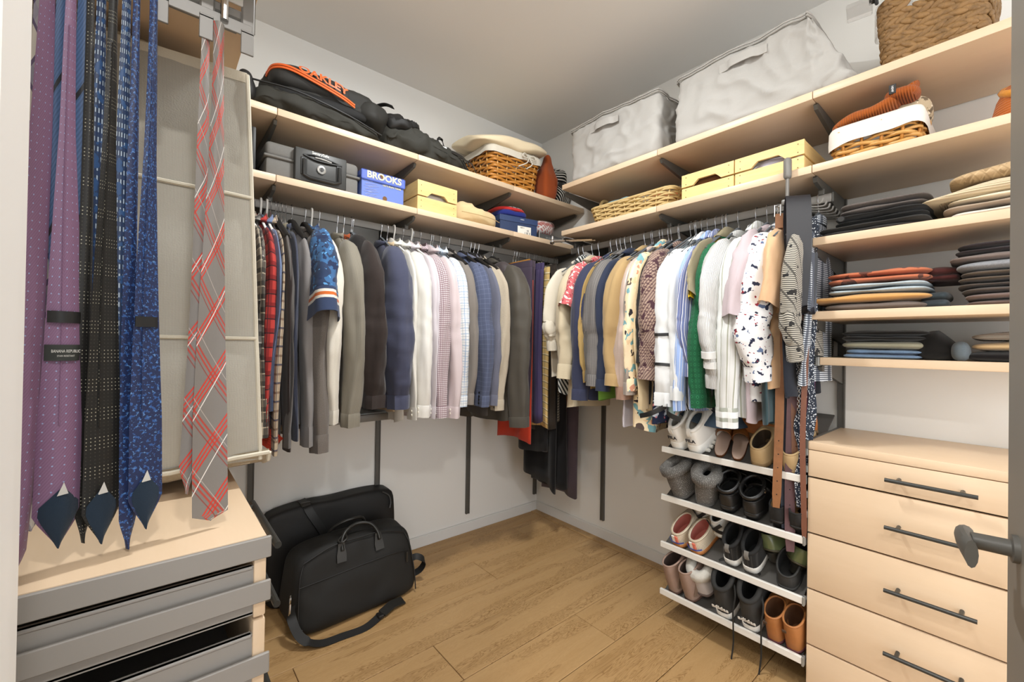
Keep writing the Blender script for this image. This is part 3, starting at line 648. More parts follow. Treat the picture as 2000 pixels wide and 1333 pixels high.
GA = [  # name, label, category, position, material, short, options
 ('flannel_shirt', 'beige and black plaid flannel shirt, leftmost on the back rail', 'shirt', -1.985, PL1, 'beige plaid flannel shirt', dict(hk='white', cuff=.93, hem=.86)),
 ('check_shirt', 'dark grey checked shirt left of the red tartan shirt', 'shirt', -1.958, PL2, 'dark grey checked shirt', dict(hk='wire', cuff=.95, hem=.84)),
 ('casual_shirt', 'tan cotton shirt squeezed between grey check and red tartan', 'shirt', -1.932, c('9a7b52'), 'tan cotton shirt', dict(hk='wire', cuff=.95)),
 ('tartan_shirt', 'red tartan shirt near the canvas panel', 'shirt', -1.908, RED, 'red tartan shirt', dict(hk='white', cuff=.93, hem=.93)),
 ('chambray_shirt', 'blue chambray shirt right of the red tartan shirt', 'shirt', -1.887, c('6d7c9b', .2), 'blue chambray shirt', dict(hk='white', cuff=1.02, sd=.022)),
 ('plaid_shirt', 'brown and cream fine plaid shirt beside the dark brown cardigan', 'shirt', -1.864, PL3, 'brown and cream plaid shirt', dict(hk='wire', cuff=.86, hem=.82, sd=.024)),
 ('cardigan', 'dark brown knitted cardigan with long sleeve', 'cardigan', -1.836, c('3a3230', .2), 'dark brown cardigan', dict(hk='black', cuff=.865, collar='knit', hem=.90)),
 ('cardigan', 'grey marl cardigan behind the dark brown cardigan', 'cardigan', -1.81, MARL, 'grey marl cardigan', dict(hk='wire', cuff=.88, collar='knit', hem=.84, sd=.03)),
 ('waistcoat', 'olive grey knitted waistcoat between two cardigans', 'waistcoat', -1.788, c('77705f', .2), 'olive grey waistcoat', dict(hk='wire', sleeve=None, collar='knit', hem=.90)),
 ('jumper', 'charcoal navy jumper left of the mid grey jumper', 'jumper', -1.768, c('3f4352', .2), 'charcoal navy jumper', dict(hk='wire', cuff=.90, collar='knit', sd=.03)),
 ('jumper', 'mid grey fine knit jumper with ribbed cuff', 'jumper', -1.742, c('807c7a', .12), 'mid grey jumper', dict(hk='black', cuff=.895, collar='knit', sw=.06, cuffh=.075)),
 ('jumper', 'black and grey tweed knit jumper, longest of the knits', 'jumper', -1.692, TWEED, 'tweed knit jumper', dict(hk='black', cuff=.86, collar='knit', sw=.07, sd=.042, hem=.86, cuffh=.07)),
 ('cream_jumper', 'heathered cream long-sleeved top below the blue printed jersey', 'top', -1.632, CHEATH, 'heathered cream top', dict(hk='wire', cuff=.95, collar='knit')),
 ('cardigan', 'taupe pinstriped cardigan with wide sleeve', 'cardigan', -1.572, RIBT, 'taupe pinstriped cardigan', dict(hk='wire', cuff=.93, collar='knit', sw=.07, sd=.045, hem=.88)),
 ('jumper', 'burnt orange ribbed jumper beside the black jackets', 'jumper', -1.545, c('b4582e', .15, rib=('v', 90.)), 'burnt orange ribbed jumper', dict(hk='wire', cuff=1.05, collar='knit', hem=1.0)),
 ('fleece_jacket', 'black fleece jacket behind the dark brown sweatshirt', 'jacket', -1.51, c('242120', .4, 90., bump=.9), 'black fleece jacket', dict(hk='grey', cuff=.98, collar='knit', hood=c('201d1c', .4, 90., bump=.9))),
 ('sweatshirt', 'dark brown sweatshirt left of the navy sweatshirt', 'sweatshirt', -1.455, c('332b28', .1), 'dark brown sweatshirt', dict(hk='grey', cuff=1.0, collar='knit', sw=.085, sd=.055, hem=.94, blouson=1.15)),
 ('sweatshirt', 'navy blue sweatshirt with full sleeve and ribbed cuff', 'sweatshirt', -1.372, c('45485c', .1), 'navy sweatshirt', dict(hk='grey', cuff=.99, collar='knit', sw=.085, sd=.058, hem=.93, blouson=1.25, cuffh=.06)),
 ('tan_jumper', 'tan knitted top hidden beside the navy sweatshirt', 'top', -1.335, c('bfa98a', .15), 'tan knitted top', dict(hk='wire', cuff=1.0, collar='knit')),
 ('dress_shirt', 'cream white dress shirt, first right of the navy sweatshirt', 'shirt', -1.308, c('ece8de', .04), 'cream white dress shirt', dict(hk='white', cuff=.93, buttons=1, hem=.86)),
 ('satin_shirt', 'glossy white satin shirt with buttoned cuff', 'shirt', -1.278, c('f0ede6', .03, rough=.4, spec=.5), 'white satin shirt', dict(hk='wire', cuff=.94, buttons=1, sw=.066, sd=.04)),
 ('dress_shirt', 'pale lilac dress shirt beside the burgundy gingham shirt', 'shirt', -1.235, c('e0d8de', .04), 'pale lilac dress shirt', dict(hk='white', cuff=.93, buttons=1, hem=.87)),
 ('plaid_shirt', 'white shirt with brown plaid lines, mostly hidden by gingham', 'shirt', -1.20, PL4, 'brown line plaid shirt', dict(hk='wire', cuff=1.02, sd=.028)),
 ('gingham_shirt', 'burgundy and white gingham shirt', 'shirt', -1.168, GING, 'burgundy gingham shirt', dict(hk='wire', cuff=.925, buttons=1, sw=.065, sd=.042, hem=.88)),
 ('dress_shirt', 'pale pink fine striped shirt right of the gingham shirt', 'shirt', -1.118, PINK, 'pale pink striped shirt', dict(hk='wire', cuff=.92, buttons=1, sw=.06)),
 ('floral_shirt', 'blue and white ditsy floral shirt between pale shirts', 'shirt', -1.085, BFL, 'blue ditsy floral shirt', dict(hk='wire', cuff=.95, hem=.85, sd=.026)),
 ('plaid_shirt', 'white shirt with light blue plaid', 'shirt', -1.035, BPL, 'light blue plaid shirt', dict(hk='wire', cuff=.97, sw=.068, sd=.042, hem=.9)),
 ('suit_jacket', 'taupe grey suit jacket beside the blue windowpane suit', 'suit jacket', -.985, c('7d766f', .12), 'taupe suit jacket', dict(hk='black', cuff=.98, collar='suit', sw=.062, hem=.92, th=.032)),
 ('suit_jacket', 'blue windowpane suit jacket with black cuff buttons', 'suit jacket', -.925, WSUIT, 'blue windowpane suit jacket', dict(hk='black', cuff=.96, collar='suit', buttons='suit', sw=.068, sd=.045, th=.034, hem=.93)),
 ('suit_jacket', 'slate blue suit jacket right of the windowpane suit', 'suit jacket', -.872, c('6a6c7b', .2), 'slate blue suit jacket', dict(hk='black', cuff=.96, collar='suit', sw=.064, th=.034)),
 ('suit_jacket', 'dark charcoal suit jacket left of the beige blazer', 'suit jacket', -.82, c('4e4946', .15), 'dark charcoal suit jacket', dict(hk='black', cuff=1.0, collar='suit', th=.034, hem=.84)),
 ('linen_blazer', 'beige linen blazer beside the dark hooded jacket', 'blazer', -.768, c('b3a794', .2, 180.), 'beige linen blazer', dict(hk='black', cuff=.93, collar='suit', buttons='suit', sw=.06, th=.034, hem=.88)),
 ('hooded_jacket', 'dark olive hooded jacket with thick sleeve near the corner', 'jacket', -.672, c('4b463e', .15, rough=.6, spec=.35), 'dark olive hooded jacket', dict(hk='black', cuff=.83, collar='suit', sw=.088, sd=.062, th=.05, hem=.80, hw=.215, hood=c('41393a', .15, rough=.6, spec=.35))),
]
HID = ('burnt orange ribbed jumper', 'black fleece jacket', 'tan knitted top', 'brown line plaid shirt', 'blue ditsy floral shirt', 'dark charcoal suit jacket', 'tan cotton shirt')
XR = [-1.899, -1.888, -1.879, -1.858, -1.844, -1.83, -1.813, -1.802, -1.788, -1.774, -1.739, -1.667, -1.621, -1.528, -1.554, -1.541, -1.455, -1.308, -1.323, -1.285, -1.214, -1.193, -1.225, -1.115, -1.059, -1.08, -1.002, -.955, -.857, -.82, -.807, -.751, -.622]
for i, (nm, lb, ct, ps, m, sh, op) in enumerate(GA):
    if sh in HID:
        op.update(hw=.165, sleeve=None, th=.012, cuff=1.0); garment(nm, lb, ct, 'A', ps, m, sh, **op); continue
    gap = min([XR[i]-v for v, g_ in zip(XR, GA) if v < XR[i]-.001 and g_[5] not in HID] or [.03]); op['sd'] = max(.012, min(op.get('sd', .04), gap*.66)); op['th'] = max(.010, min(op.get('th', .026), gap*.55)); ps = XR[i]-op['sd']*1.02; op.setdefault('wr', .35 if ct in ('jumper', 'cardigan', 'suit jacket', 'blazer') else 1.)
    garment(nm, lb, ct, 'A', ps, m, sh, **op)
# blue printed short-sleeved jersey with striped cuff and script
pj = garment('printed_jersey', 'blue printed short-sleeved jersey with orange and white striped cuff', 'jersey', 'A', -1.683, CAMO, 'blue printed jersey', hk='white', sleeve='short', cuff=1.395, hem=.87, collar='polo', sw=.085, sd=.05, th=.012, yaw=-3, wr2=.6, dy=-.012, bands=[(.012, fab('34405c')), (.011, fab('e9e4d8')), (.013, fab('c4652f')), (.011, fab('e9e4d8')), (.05, fab('34405c'))])
text('La Blues', .024, plain('e9eef2'), pj, (-.058, -.245, 1.425-RZ), (R(90), 0, R(-90+12)), bold=.0006)
# trousers and skirts towards the corner
TA = [
 ('trousers', 'dark plum trousers on a wooden hanger near the corner', 'trousers', -.525, c('4a3f4e', .08), 'dark plum trousers', dict(hk='wood', hw=.15, top=1.715, hem=.80, th=.022, yo=-.03)),
 ('trousers', 'second pair of dark plum trousers, creased, left of the pinstripes', 'trousers', -.485, c('51454f', .08), 'creased plum trousers', dict(hk='clip', hw=.13, top=1.72, hem=.775, yo=-.02)),
 ('trousers', 'purple pinstriped trousers beside the yellow checked trousers', 'trousers', -.425, PPIN, 'purple pinstriped trousers', dict(hk='clip', hw=.14, top=1.715, hem=.76, yo=-.03)),
 ('trousers', 'grey trousers behind the purple pinstripes', 'trousers', -.405, c('6e6a66'), 'grey trousers', dict(hk='clip', hw=.12, top=1.72, hem=.85)),
 ('skirt', 'bright red orange skirt whose hem shows under the trousers', 'skirt', -.505, c('c8412a', .1), 'red orange skirt', dict(hk='clip', hw=.15, top=1.60, hem=.655, yo=-.02, flare=1.1)),
 ('trousers', 'yellow trousers with grey windowpane check', 'trousers', -.375, YCHK, 'yellow checked trousers', dict(hk='clip', hw=.14, top=1.70, hem=.72, yo=-.03)),
 ('blouse', 'raspberry red printed garment behind the yellow checks', 'blouse', -.36, COR, 'raspberry printed garment', dict(hk='clip', hw=.11, top=1.70, hem=1.2, yo=-.01)),
 ('trousers', 'dark brown trousers right of the yellow checked trousers', 'trousers', -.325, c('3a332d', .1), 'dark brown trousers', dict(hk='clip', hw=.14, top=1.72, hem=.70, yo=-.03)),
 ('trousers', 'black and grey checked trousers near the corner', 'trousers', -.283, BCHK, 'black and grey checked trousers', dict(hk='clip', hw=.13, top=1.55, hem=.75, yo=-.03)),
 ('skirt', 'long black skirt in the corner, lowest hem on the back rail', 'skirt', -.29, c('0d0c0d', .1), 'long black skirt', dict(hk='clip', hw=.15, top=1.6, hem=.36, yo=-.02, bot=-.1)),
 ('dress', 'black crepe dress hanging in the corner', 'dress', -.235, c('141213', .1), 'black crepe dress', dict(hk='clip', hw=.15, top=1.65, hem=.33, yo=-.04)),
 ('trousers', 'black trousers hanging in front of the corner', 'trousers', -.345, c('191819', .1), 'black corner trousers', dict(hk='clip', hw=.13, top=1.6, hem=.56, yo=-.01)),
 ('skirt', 'ochre orange skirt with hem between the black garments', 'skirt', -.18, c('b06c2d', .1), 'ochre orange skirt', dict(hk='clip', hw=.13, top=1.6, hem=.345, yo=-.06)),
 ('dress', 'long plum brown dress, rightmost hem in the corner', 'dress', -.15, c('4c4046', .1), 'plum brown dress', dict(hk='clip', hw=.16, top=1.7, hem=.27, yo=-.07)),
]
for nm, lb, ct, ps, m, sh, op in TA: hanging_panel(nm, lb, ct, 'A', ps, m, sh, **op)
# rolled grey belt on the rail near the corner
rb = thing('rolled_belt', 'rolled pale grey belt hanging over the corner trousers', 'belt', (-.30, -.44, 1.62))
q = MB()
for k in range(4): q.ribbon(bez([(0+k*.022, .02, .05-.01*k), (.0+k*.022, -.03, .07-.01*k), (.0+k*.022, -.075, .045-.01*k), (.0+k*.022, -.085, .0-.01*k), (0+k*.022, -.06, -.045), (.0+k*.022, -.02, -.05)], 20), (1, 0, 0), .02, .006)
q.obj('strap', plain('a9a6a0', .6), rb, 60)
GB = [
 ('ruffled_blouse', 'cream ruffled blouse in the corner of the right rail', 'blouse', -.655, c('d8d0bf', .1), 'cream ruffled blouse', dict(hk='wire', sleeve='long', cuff=1.25, hem=1.05, collar='knit', wave=1.6)),
 ('zebra_blouse', 'black and white zebra top hidden beside the khaki blazer', 'top', -.69, ZEB, 'zebra top', dict(hk='grey', sleeve=None, hem=.95, hw=.19)),
 ('blazer', 'pale khaki blazer with rolled cuff, first full garment from the corner', 'blazer', -.745, c('cdbfa3', .1), 'pale khaki blazer', dict(hk='wire', cuff=1.12, collar='suit', sw=.068, sd=.045, hem=.89, th=.035, cuffh=.075)),
 ('blouse', 'coral red printed blouse between khaki blazer and navy cardigan', 'blouse', -.80, COR, 'coral red blouse', dict(hk='wire', sleeve='short', cuff=1.41, collar='knit', hem=1.1)),
 ('cardigan', 'navy wool cardigan on the right rail', 'cardigan', -.862, c('373b52', .08), 'navy wool cardigan', dict(hk='grey', cuff=1.0, collar='knit', sw=.068, sd=.05, hem=.95)),
 ('blazer', 'charcoal blazer between navy cardigan and grey pinstripe', 'blazer', -.905, c('56534f', .12), 'charcoal blazer', dict(hk='grey', cuff=1.1, collar='suit', hem=1.0)),
 ('blouse', 'mustard tan top between two grey blazers', 'top', -.93, c('a58a56', .1), 'mustard tan top', dict(hk='grey', cuff=1.1, collar='knit', hem=1.0, sd=.03)),
 ('pinstripe_blazer', 'grey pinstriped blazer with dashed lines', 'blazer', -.972, PIN, 'grey pinstriped blazer', dict(hk='grey', cuff=1.08, collar='suit', sw=.07, sd=.056, hem=1.05, th=.036)),
 ('blouse', 'bright green top whose hem shows below the pinstriped blazer', 'top', -.955, c('7cae4c', .06), 'bright green top', dict(hk=None, sleeve=None, collar=None, hem=.955, hw=.215, zn=-.2)),
 ('denim_jacket', 'dark indigo denim jacket behind the camel blazer', 'jacket', -1.01, c('2c3347', .2), 'dark denim jacket', dict(hk='grey', cuff=1.06, collar='suit', hem=1.03)),
 ('blazer', 'camel blazer right of the grey pinstriped blazer', 'blazer', -1.052, c('b09468', .06), 'camel blazer', dict(hk='grey', cuff=1.09, collar='suit', sw=.07, sd=.052, hem=1.07, th=.036)),
 ('satin_blouse', 'blush satin blouse with gathered cuff beside the camel blazer', 'blouse', -1.112, c('c9b4a8', .05, rough=.35, spec=.5), 'blush satin blouse', dict(hk='grey', cuff=1.04, collar='knit', sw=.056, sd=.04, hem=.98, cuffm=c('a88775', .05, rough=.4, spec=.5), cuffh=.06)),
 ('tunic', 'long pale lilac tunic with the hem below the satin blouse', 'tunic', -1.128, c('d3ccd2', .05, rough=.5, spec=.4), 'long pale lilac tunic', dict(hk='grey', sleeve=None, collar=None, hem=.85, hw=.22)),
 ('tweed_jacket', 'grey pink tweed jacket left of the floral dress', 'jacket', -1.15, c('a59a90', .5, 420.), 'grey pink tweed jacket', dict(hk='grey', cuff=1.06, collar='knit', sd=.03, hem=1.0)),
 ('floral_dress', 'cream dress with teal and brown leaf print', 'dress', -1.185, FLO, 'leaf print dress', dict(hk='grey', cuff=1.08, collar='shirt', sw=.068, sd=.05, hem=.84, hw=.215)),
 ('black_blouse', 'black top between the leaf print dress and beige blouse', 'top', -1.225, c('222122', .1), 'black top', dict(hk='grey', cuff=1.2, collar='knit', hem=.96, sd=.03)),
 ('pearl_blouse', 'beige pearl-trimmed blouse left of the brown patterned cardigan', 'blouse', -1.25, c('d2bd98', .08), 'beige pearl blouse', dict(hk='grey', cuff=1.0, collar='knit', hem=.93, sd=.034, m2=None)),
 ('patterned_cardigan', 'taupe cardigan with dark brown woven pattern', 'cardigan', -1.29, BRP, 'brown patterned cardigan', dict(hk='grey', cuff=1.13, collar='knit', sw=.082, sd=.056, hem=1.05)),
 ('floral_blouse', 'navy floral top whose hem shows under the brown cardigan', 'top', -1.27, pat('232c46', [('b', 30., .6, 'c9d2df', 2.), ('b', 38., .66, 'd07a86', 6.)]), 'navy floral top', dict(hk='grey', sleeve=None, collar=None, hem=.88, hw=.215)),
 ('white_blouse', 'white blouse with black ribbon ties on its sleeve', 'blouse', -1.345, c('eef0f0', .03), 'ribbon tied white blouse', dict(sbands=[(.60, plain('1c1c1c', .5), .012), (.82, plain('1c1c1c', .5), .012)], hk='grey', cuff=1.03, collar='knit', sw=.062, sd=.048, hem=1.0, blouson=1.2)),
 ('rope_striped_blouse', 'black and white rope striped top between white blouses', 'top', -1.358, BW, 'rope striped top', dict(hk='grey', sleeve='short', sw=.045, sd=.012, cuff=1.42, collar='knit', hem=.95, hw=.18)),
 ('white_shirt', 'plain white cotton shirt left of the blue striped shirt', 'shirt', -1.392, c('eceeee', .03), 'plain white cotton shirt', dict(hk='grey', cuff=1.06, sw=.06, hem=.98)),
 ('teal_shirt', 'pale teal floral shirt hem under the white shirts', 'shirt', -1.33, pat('9fbcc0', [('b', 25., .6, 'd9b7a8', 3.), ('b', 30., .62, '4f7c88', 6.)]), 'pale teal floral shirt', dict(hk='grey', sleeve=None, collar=None, hem=.93, hw=.215)),
 ('striped_shirt', 'light blue shirt with white stripes', 'shirt', -1.425, BSTR, 'light blue striped shirt', dict(hk='grey', cuff=1.02, sw=.06, sd=.045, hem=.96)),
 ('striped_shirt', 'navy and white fine striped shirt left of the green top', 'shirt', -1.468, NSTR, 'navy striped shirt', dict(hk='grey', cuff=1.16, sw=.066, sd=.048, hem=1.0)),
 ('yellow_blouse', 'yellow top, thin strip between striped shirt and green top', 'top', -1.475, c('e0b81f', .05), 'yellow top', dict(hk='grey', sleeve='short', cuff=1.40, collar='knit', hem=1.2, sd=.012, hw=.185)),
 ('eyelet_dress', 'dark green eyelet dress left of the khaki shirt', 'dress', -1.512, EYE, 'green eyelet dress', dict(hk='grey', sleeve='long', cuff=1.04, collar='knit', sd=.045, hem=.98)),
 ('khaki_shirt', 'khaki short-sleeved shirt in front of the green dress', 'shirt', -1.535, c('8f866c', .08), 'khaki shirt', dict(hk='grey', sleeve='short', cuff=1.41, sw=.072, hem=1.1)),
 ('white_blouse', 'white ribbed blouse with tiered cuffs, brightest on the right rail', 'blouse', -1.582, WRIB, 'white ribbed blouse', dict(sbands=[(.80, fab('f7f7f5', .03), .026), (.89, fab('f7f7f5', .03), .026)], hk='grey', cuff=1.12, collar='knit', sw=.074, sd=.062, hem=1.02, cuffh=.05)),
 ('striped_blouse', 'white blouse with olive grey stripes beside the ribbed blouse', 'blouse', -1.632, WSTR, 'olive striped blouse', dict(hk='grey', cuff=1.0, sw=.062, sd=.05, hem=.955, cuffm=WSTV, cuffh=.075)),
 ('lilac_blouse', 'dusty lilac top with short wide sleeve and long drape', 'top', -1.668, c('bfb0b4', .05), 'dusty lilac top', dict(hk='grey', sleeve='short', cuff=1.33, collar='knit', sw=.072, sd=.05, hem=.945, hw=.2)),
 ('floral_blouse', 'white blouse with dark blue and red flower print', 'blouse', -1.712, WFL, 'flower print blouse', dict(hk='grey', cuff=1.16, collar='knit', sw=.072, sd=.056, hem=1.02, blouson=1.15)),
 ('peach_blouse', 'peach beige top with open flared sleeve', 'top', -1.757, c('cfa983', .05), 'peach beige top', dict(hk='grey', sleeve='short', cuff=1.37, collar='knit', sw=.066, sd=.024, hem=1.08, hw=.19)),
 ('teal_blouse', 'dark teal top with pointed hem below the peach top', 'top', -1.742, c('35474c', .08), 'dark teal top', dict(hk='grey', sleeve=None, collar=None, hem=.95, hw=.215, wave=1.5)),
 ('navy_blouse', 'black navy top with long hem behind the ikat top', 'top', -1.775, c('20242d', .1), 'black navy top', dict(hk='grey', sleeve=None, collar=None, hem=1.05, hw=.20)),
 ('woven_blouse', 'black and white woven striped top, last before the belts', 'top', -1.80, IKAT, 'black and white woven top', dict(hk='grey', cuff=1.24, collar='knit', sw=.06, sd=.03, hem=1.2, m2=None, hw=.19)),
 ('ikat_dress', 'navy and white dashed dress behind the belts', 'dress', -1.825, IKB, 'navy dashed dress', dict(hk='grey', sleeve=None, collar='knit', hem=1.1, hw=.17)),
]
YL = {'pale khaki blazer': -.708, 'navy wool cardigan': -.832, 'charcoal blazer': -.905, 'mustard tan top': -.91, 'grey pinstriped blazer': -.917, 'camel blazer': -1.037, 'blush satin blouse': -1.096, 'grey pink tweed jacket': -1.144, 'leaf print dress': -1.161, 'black top': -1.205, 'beige pearl blouse': -1.207, 'brown patterned cardigan': -1.22, 'ribbon tied white blouse': -1.303, 'plain white cotton shirt': -1.351, 'light blue striped shirt': -1.386, 'navy striped shirt': -1.413, 'green eyelet dress': -1.461, 'khaki shirt': -1.478, 'white ribbed blouse': -1.493, 'olive striped blouse': -1.563, 'dusty lilac top': -1.616, 'flower print blouse': -1.635, 'peach beige top': -1.717, 'black and white woven top': -1.766}
for nm, lb, ct, ps, m, sh, op in GB:
    if sh in YL:
        gap = min([v-YL[sh] for v in YL.values() if v > YL[sh]+.001] or [.05]); nx = min([YL[sh]-v for v in YL.values() if v < YL[sh]-.001] or [.05])
        op['sd'] = max(.012, min(op.get('sd', .04), max(gap, nx)*.66)); op['th'] = max(.010, min(op.get('th', .026), nx*.5)); ps = YL[sh]-op['sd']*1.02
    else: op['th'] = min(op.get('th', .026), .012)
    op.setdefault('wr', .35 if ct in ('cardigan', 'blazer', 'jacket') else 1.)
    garment(nm, lb, ct, 'B', ps, m, sh, **op)
# black ribbons on the white blouse sleeve
wb = [o for o in C.objects if o.get('label') == 'white blouse with black ribbon ties on its sleeve'][0]
q = MB(); q.ribbon(bez([(.03, -.26, .98-RZ), (-.02, -.30, .945-RZ), (-.08, -.29, .925-RZ)], 10), (0, 0, 1), .02, .002); q.ribbon(bez([(.03, -.26, .98-RZ), (.06, -.30, .955-RZ), (.11, -.29, .935-RZ)], 10), (0, 0, 1), .02, .002); q.obj('ribbon', plain('1c1c1c', .5), wb)
# ================================================================ things on the upper shelves
NYL = fab('35342f', .12, 300., .75, .25, .0, None, 'Object', .25, big=.15); NYL2 = fab('2c2b28', .12, 300., .7, .25, .0, None, 'Object', .3, big=.15); NYD = fab('191817', .1, 300., .6, .2, .0, None, 'Object', .45)
ORG = plain('d9622b', .5)
def wrinkle(amp, sc, seed):
    def f(p):
        q = p+Vector((seed, seed*1.3, 0)); w = noise.noise(q*sc)+.5*noise.noise(q*sc*2.3)
        w += .9*max(0, 1-abs(noise.noise(q*sc*1.3+Vector((5, 2, 1))))*3.5)
        return p+Vector((noise.noise(q*sc*1.1+Vector((9, 0, 0))), noise.noise(q*sc*1.2+Vector((0, 7, 0))), w))*amp
    return f
# black garment bag lying along the top shelf
gb = thing('garment_bag', 'long flat black garment bag lying under the orange-trimmed sports bag', 'bag', (-1.68, -.24, Z1))
def gbf(p):
    p = wrinkle(.013, 12, 3.)(p); p.z = p.z*(1-.35*max(0, (p.x+.05)/.3)) ; return p
MB().blob((0, 0, .045), .285, .20, .052, 3.6, 34, 0, flat=.001, fn=gbf).obj('body', NYL, gb, 180)
MB().tube(bez([(-.25, -.17, .09), (-.1, -.205, .085), (.1, -.205, .06), (.26, -.18, .035)], 20), .004, 6).obj('piping', NYD, gb)
MB().blob((-.27, -.15, .06), .03, .04, .06, 2.5, 8, .01, 20., flat=.001).obj('strap_bundle', NYD, gb, 180)
# sports bag with orange zip and lettering
ob = thing('sports_bag', 'black sports bag with orange zip strip and orange lettering', 'bag', (-1.63, -.24, Z1+.055), 0, rot=(R(0), R(1), R(-5))); ob.scale = (1, 1, .84)
def obf(p):
    p = wrinkle(.011, 13, 8.)(p); return p
q = MB(); q.blob((0, 0, .105), .25, .165, .095, 3.2, 30, 0, fn=obf); q.obj('body', NYL2, ob, 180)
MB().blob((-.06, -.10, .135), .17, .085, .065, 2.8, 12, .006, 12.).obj('front_pocket', fab('2b2a28', .12, 300., .62, .25, .0, None, 'Object', .4), ob, 180)
MB().blob((-.03, -.147, .045), .19, .035, .036, 2.6, 10, .008, 16., 4.).obj('opening', plain('0b0b0b', .8), ob, 180)
for k, dz in enumerate((0, .013)):
    MB().ribbon(bez([(-.235, -.10, .13+dz), (-.215, -.15, .15+dz), (-.16, -.186, .146+dz), (-.06, -.199, .116+dz), (.04, -.196, .088+dz), (.10, -.178, .072+dz)], 30), (0, .25, 1), .010, .004).obj('zip', ORG, ob, 60)
MB().blob((.19, -.02, .10), .085, .15, .088, 2.5, 10, .02, 14., 2.).obj('end_pocket', NYL2, ob, 180)
MB().ribbon(bez([(.20, .0, .19), (.235, -.03, .215), (.27, -.06, .225), (.30, -.09, .205)], 14), (.5, .8, 0), .028, .003).obj('strap', NYD, ob, 60)
MB().ribbon(bez([(-.20, -.05, .165), (-.12, -.03, .215), (.0, -.03, .222), (.08, -.05, .205)], 18), (0, 1, .2), .03, .004).obj('handle', NYD, ob, 60)
tx = text('OAKLEY', .042, ORG, ob, (0, 0, 0), (0, 0, 0), bold=.0014, ext=.0)
for v in tx.data.vertices:      # lettering follows the curved pocket
    u, w = v.co.x*1.25, v.co.y; dx = u+.03; th_ = R(14)+w/.078-dx*2.0; k = max(.05, 1-abs(dx/.17)**2.8)**(1/2.8); cy_, sz_ = math.cos(th_), math.sin(th_)
    r_ = ((abs(cy_)/(.085*k))**2.8+(abs(sz_)/(.065*k))**2.8)**(-1/2.8)+.0115; v.co = Vector((-.06+dx, -.10-cy_*r_, .135+sz_*r_))
# black duffel
db = thing('duffel_bag', 'crumpled black duffel bag beside the wicker basket on the top shelf', 'bag', (-1.13, -.24, Z1))
def dbf(p):
    p = wrinkle(.019, 13, 5.)(p); p.z *= 1.25-.75*max(0, min(1, (p.x+.2)/.42)); return p
MB().blob((0, 0, .075), .275, .17, .085, 2.8, 34, 0, flat=.001, fn=dbf).obj('body', NYL, db, 180)
def hb(p):
    p = wrinkle(.02, 15, 2.)(p); return p
MB().blob((-.16, -.08, .145), .10, .085, .045, 2.2, 12, 0, fn=hb).obj('folded_flap', NYD, db, 180)
MB().ribbon(bez([(.0, -.155, .09), (.03, -.15, .13), (.07, -.11, .15), (.11, -.08, .13), (.16, -.1, .1), (.22, -.16, .06), (.255, -.165, .01)], 26), (.4, .6, .4), .032, .003).obj('handle', NYD, db, 60)
MB().ribbon(bez([(.10, -.16, .085), (.16, -.175, .065), (.20, -.18, .03)], 12), (0, .5, .9), .02, .003).obj('zip', M['blk_pl'], db, 60)
MB().rbox(.05, .075, -.152, -.148, .095, .102, .001).obj('zip_tag', M['white_pl'], db)
# ------------------------------------------------ baskets
def rr_ring(hx, hy, r, n, z):
    pts = []
    per = [(hx-r, hy-r, 0), (-hx+r, hy-r, 90), (-hx+r, -hy+r, 180), (hx-r, -hy+r, 270)]
    for cx, cy, a0 in per:
        for k in range(n): a = R(a0+90*k/n); pts.append(Vector((cx+r*math.cos(a), cy+r*math.sin(a), z)))
    out = []       # resample evenly
    L = [(pts[(i+1) % len(pts)]-pts[i]).length for i in range(len(pts))]; T = sum(L); N = 72; acc = 0; i = 0
    for k in range(N):
        d = T*k/N
        while acc+L[i] < d: acc += L[i]; i += 1
        out.append(pts[i].lerp(pts[(i+1) % len(pts)], (d-acc)/max(L[i], 1e-9)))
    return out
def wicker(t, hx, hy, h, m, m2, rows=11, taper=.86, r=.0048, stake=.0035, step=4, base=True, wob=.0, off=.0045, z0=.0, lean=0.):
    q = MB(); N = 72
    for k in range(rows):
        z = z0+(k+.5)*h/rows; f = taper+(1-taper)*z/h; ring = rr_ring(hx*f, hy*f, min(hx, hy)*.3*f, 5, z); path = []
        for j, p in enumerate(ring):
            nrm = Vector((p.x/hx, p.y/hy, 0)).normalized(); ph = math.cos(math.pi*j/step+(math.pi if k % 2 else 0)); path.append(p+nrm*off*ph+Vector((0, 0, wob*math.sin(j*.7+k)+lean*math.sin(j*6.28*9/72+k*2))))
        q.tube(path, r, 5, True, sq=1.15*h/rows/r*.5)
    o = q.obj('weave', m, t, 180); o['kind'] = 'stuff'
    q = MB(); bot = rr_ring(hx*taper, hy*taper, min(hx, hy)*.3*taper, 5, z0); top = rr_ring(hx, hy, min(hx, hy)*.3, 5, h)
    for j in range(0, N, step): q.tube([bot[j], top[j]], stake, 5)
    o = q.obj('stakes', m2, t, 180); o['kind'] = 'stuff'
    if base: MB().loft([bot, [Vector((p.x*.96, p.y*.96, z0+.006)) for p in bot]], True, True, True).obj('base', m2, t, 0)
    q = MB(); q.tube([p*1.0+Vector((0, 0, .002)) for p in top], r*1.6, 6, True); q.obj('rim', m, t, 180)
    return bot, top
WIK = wood('wicker', 'c98a3c', '8a4f1c', (9, 9, 9), 3., .3, 1.3); WIK2 = wood('wicker_light', 'd7a862', 'a4692b', (9, 9, 9), 3., .35, 1.3); LIN = fab('e6dfcf', .06, 300., coord='Object')
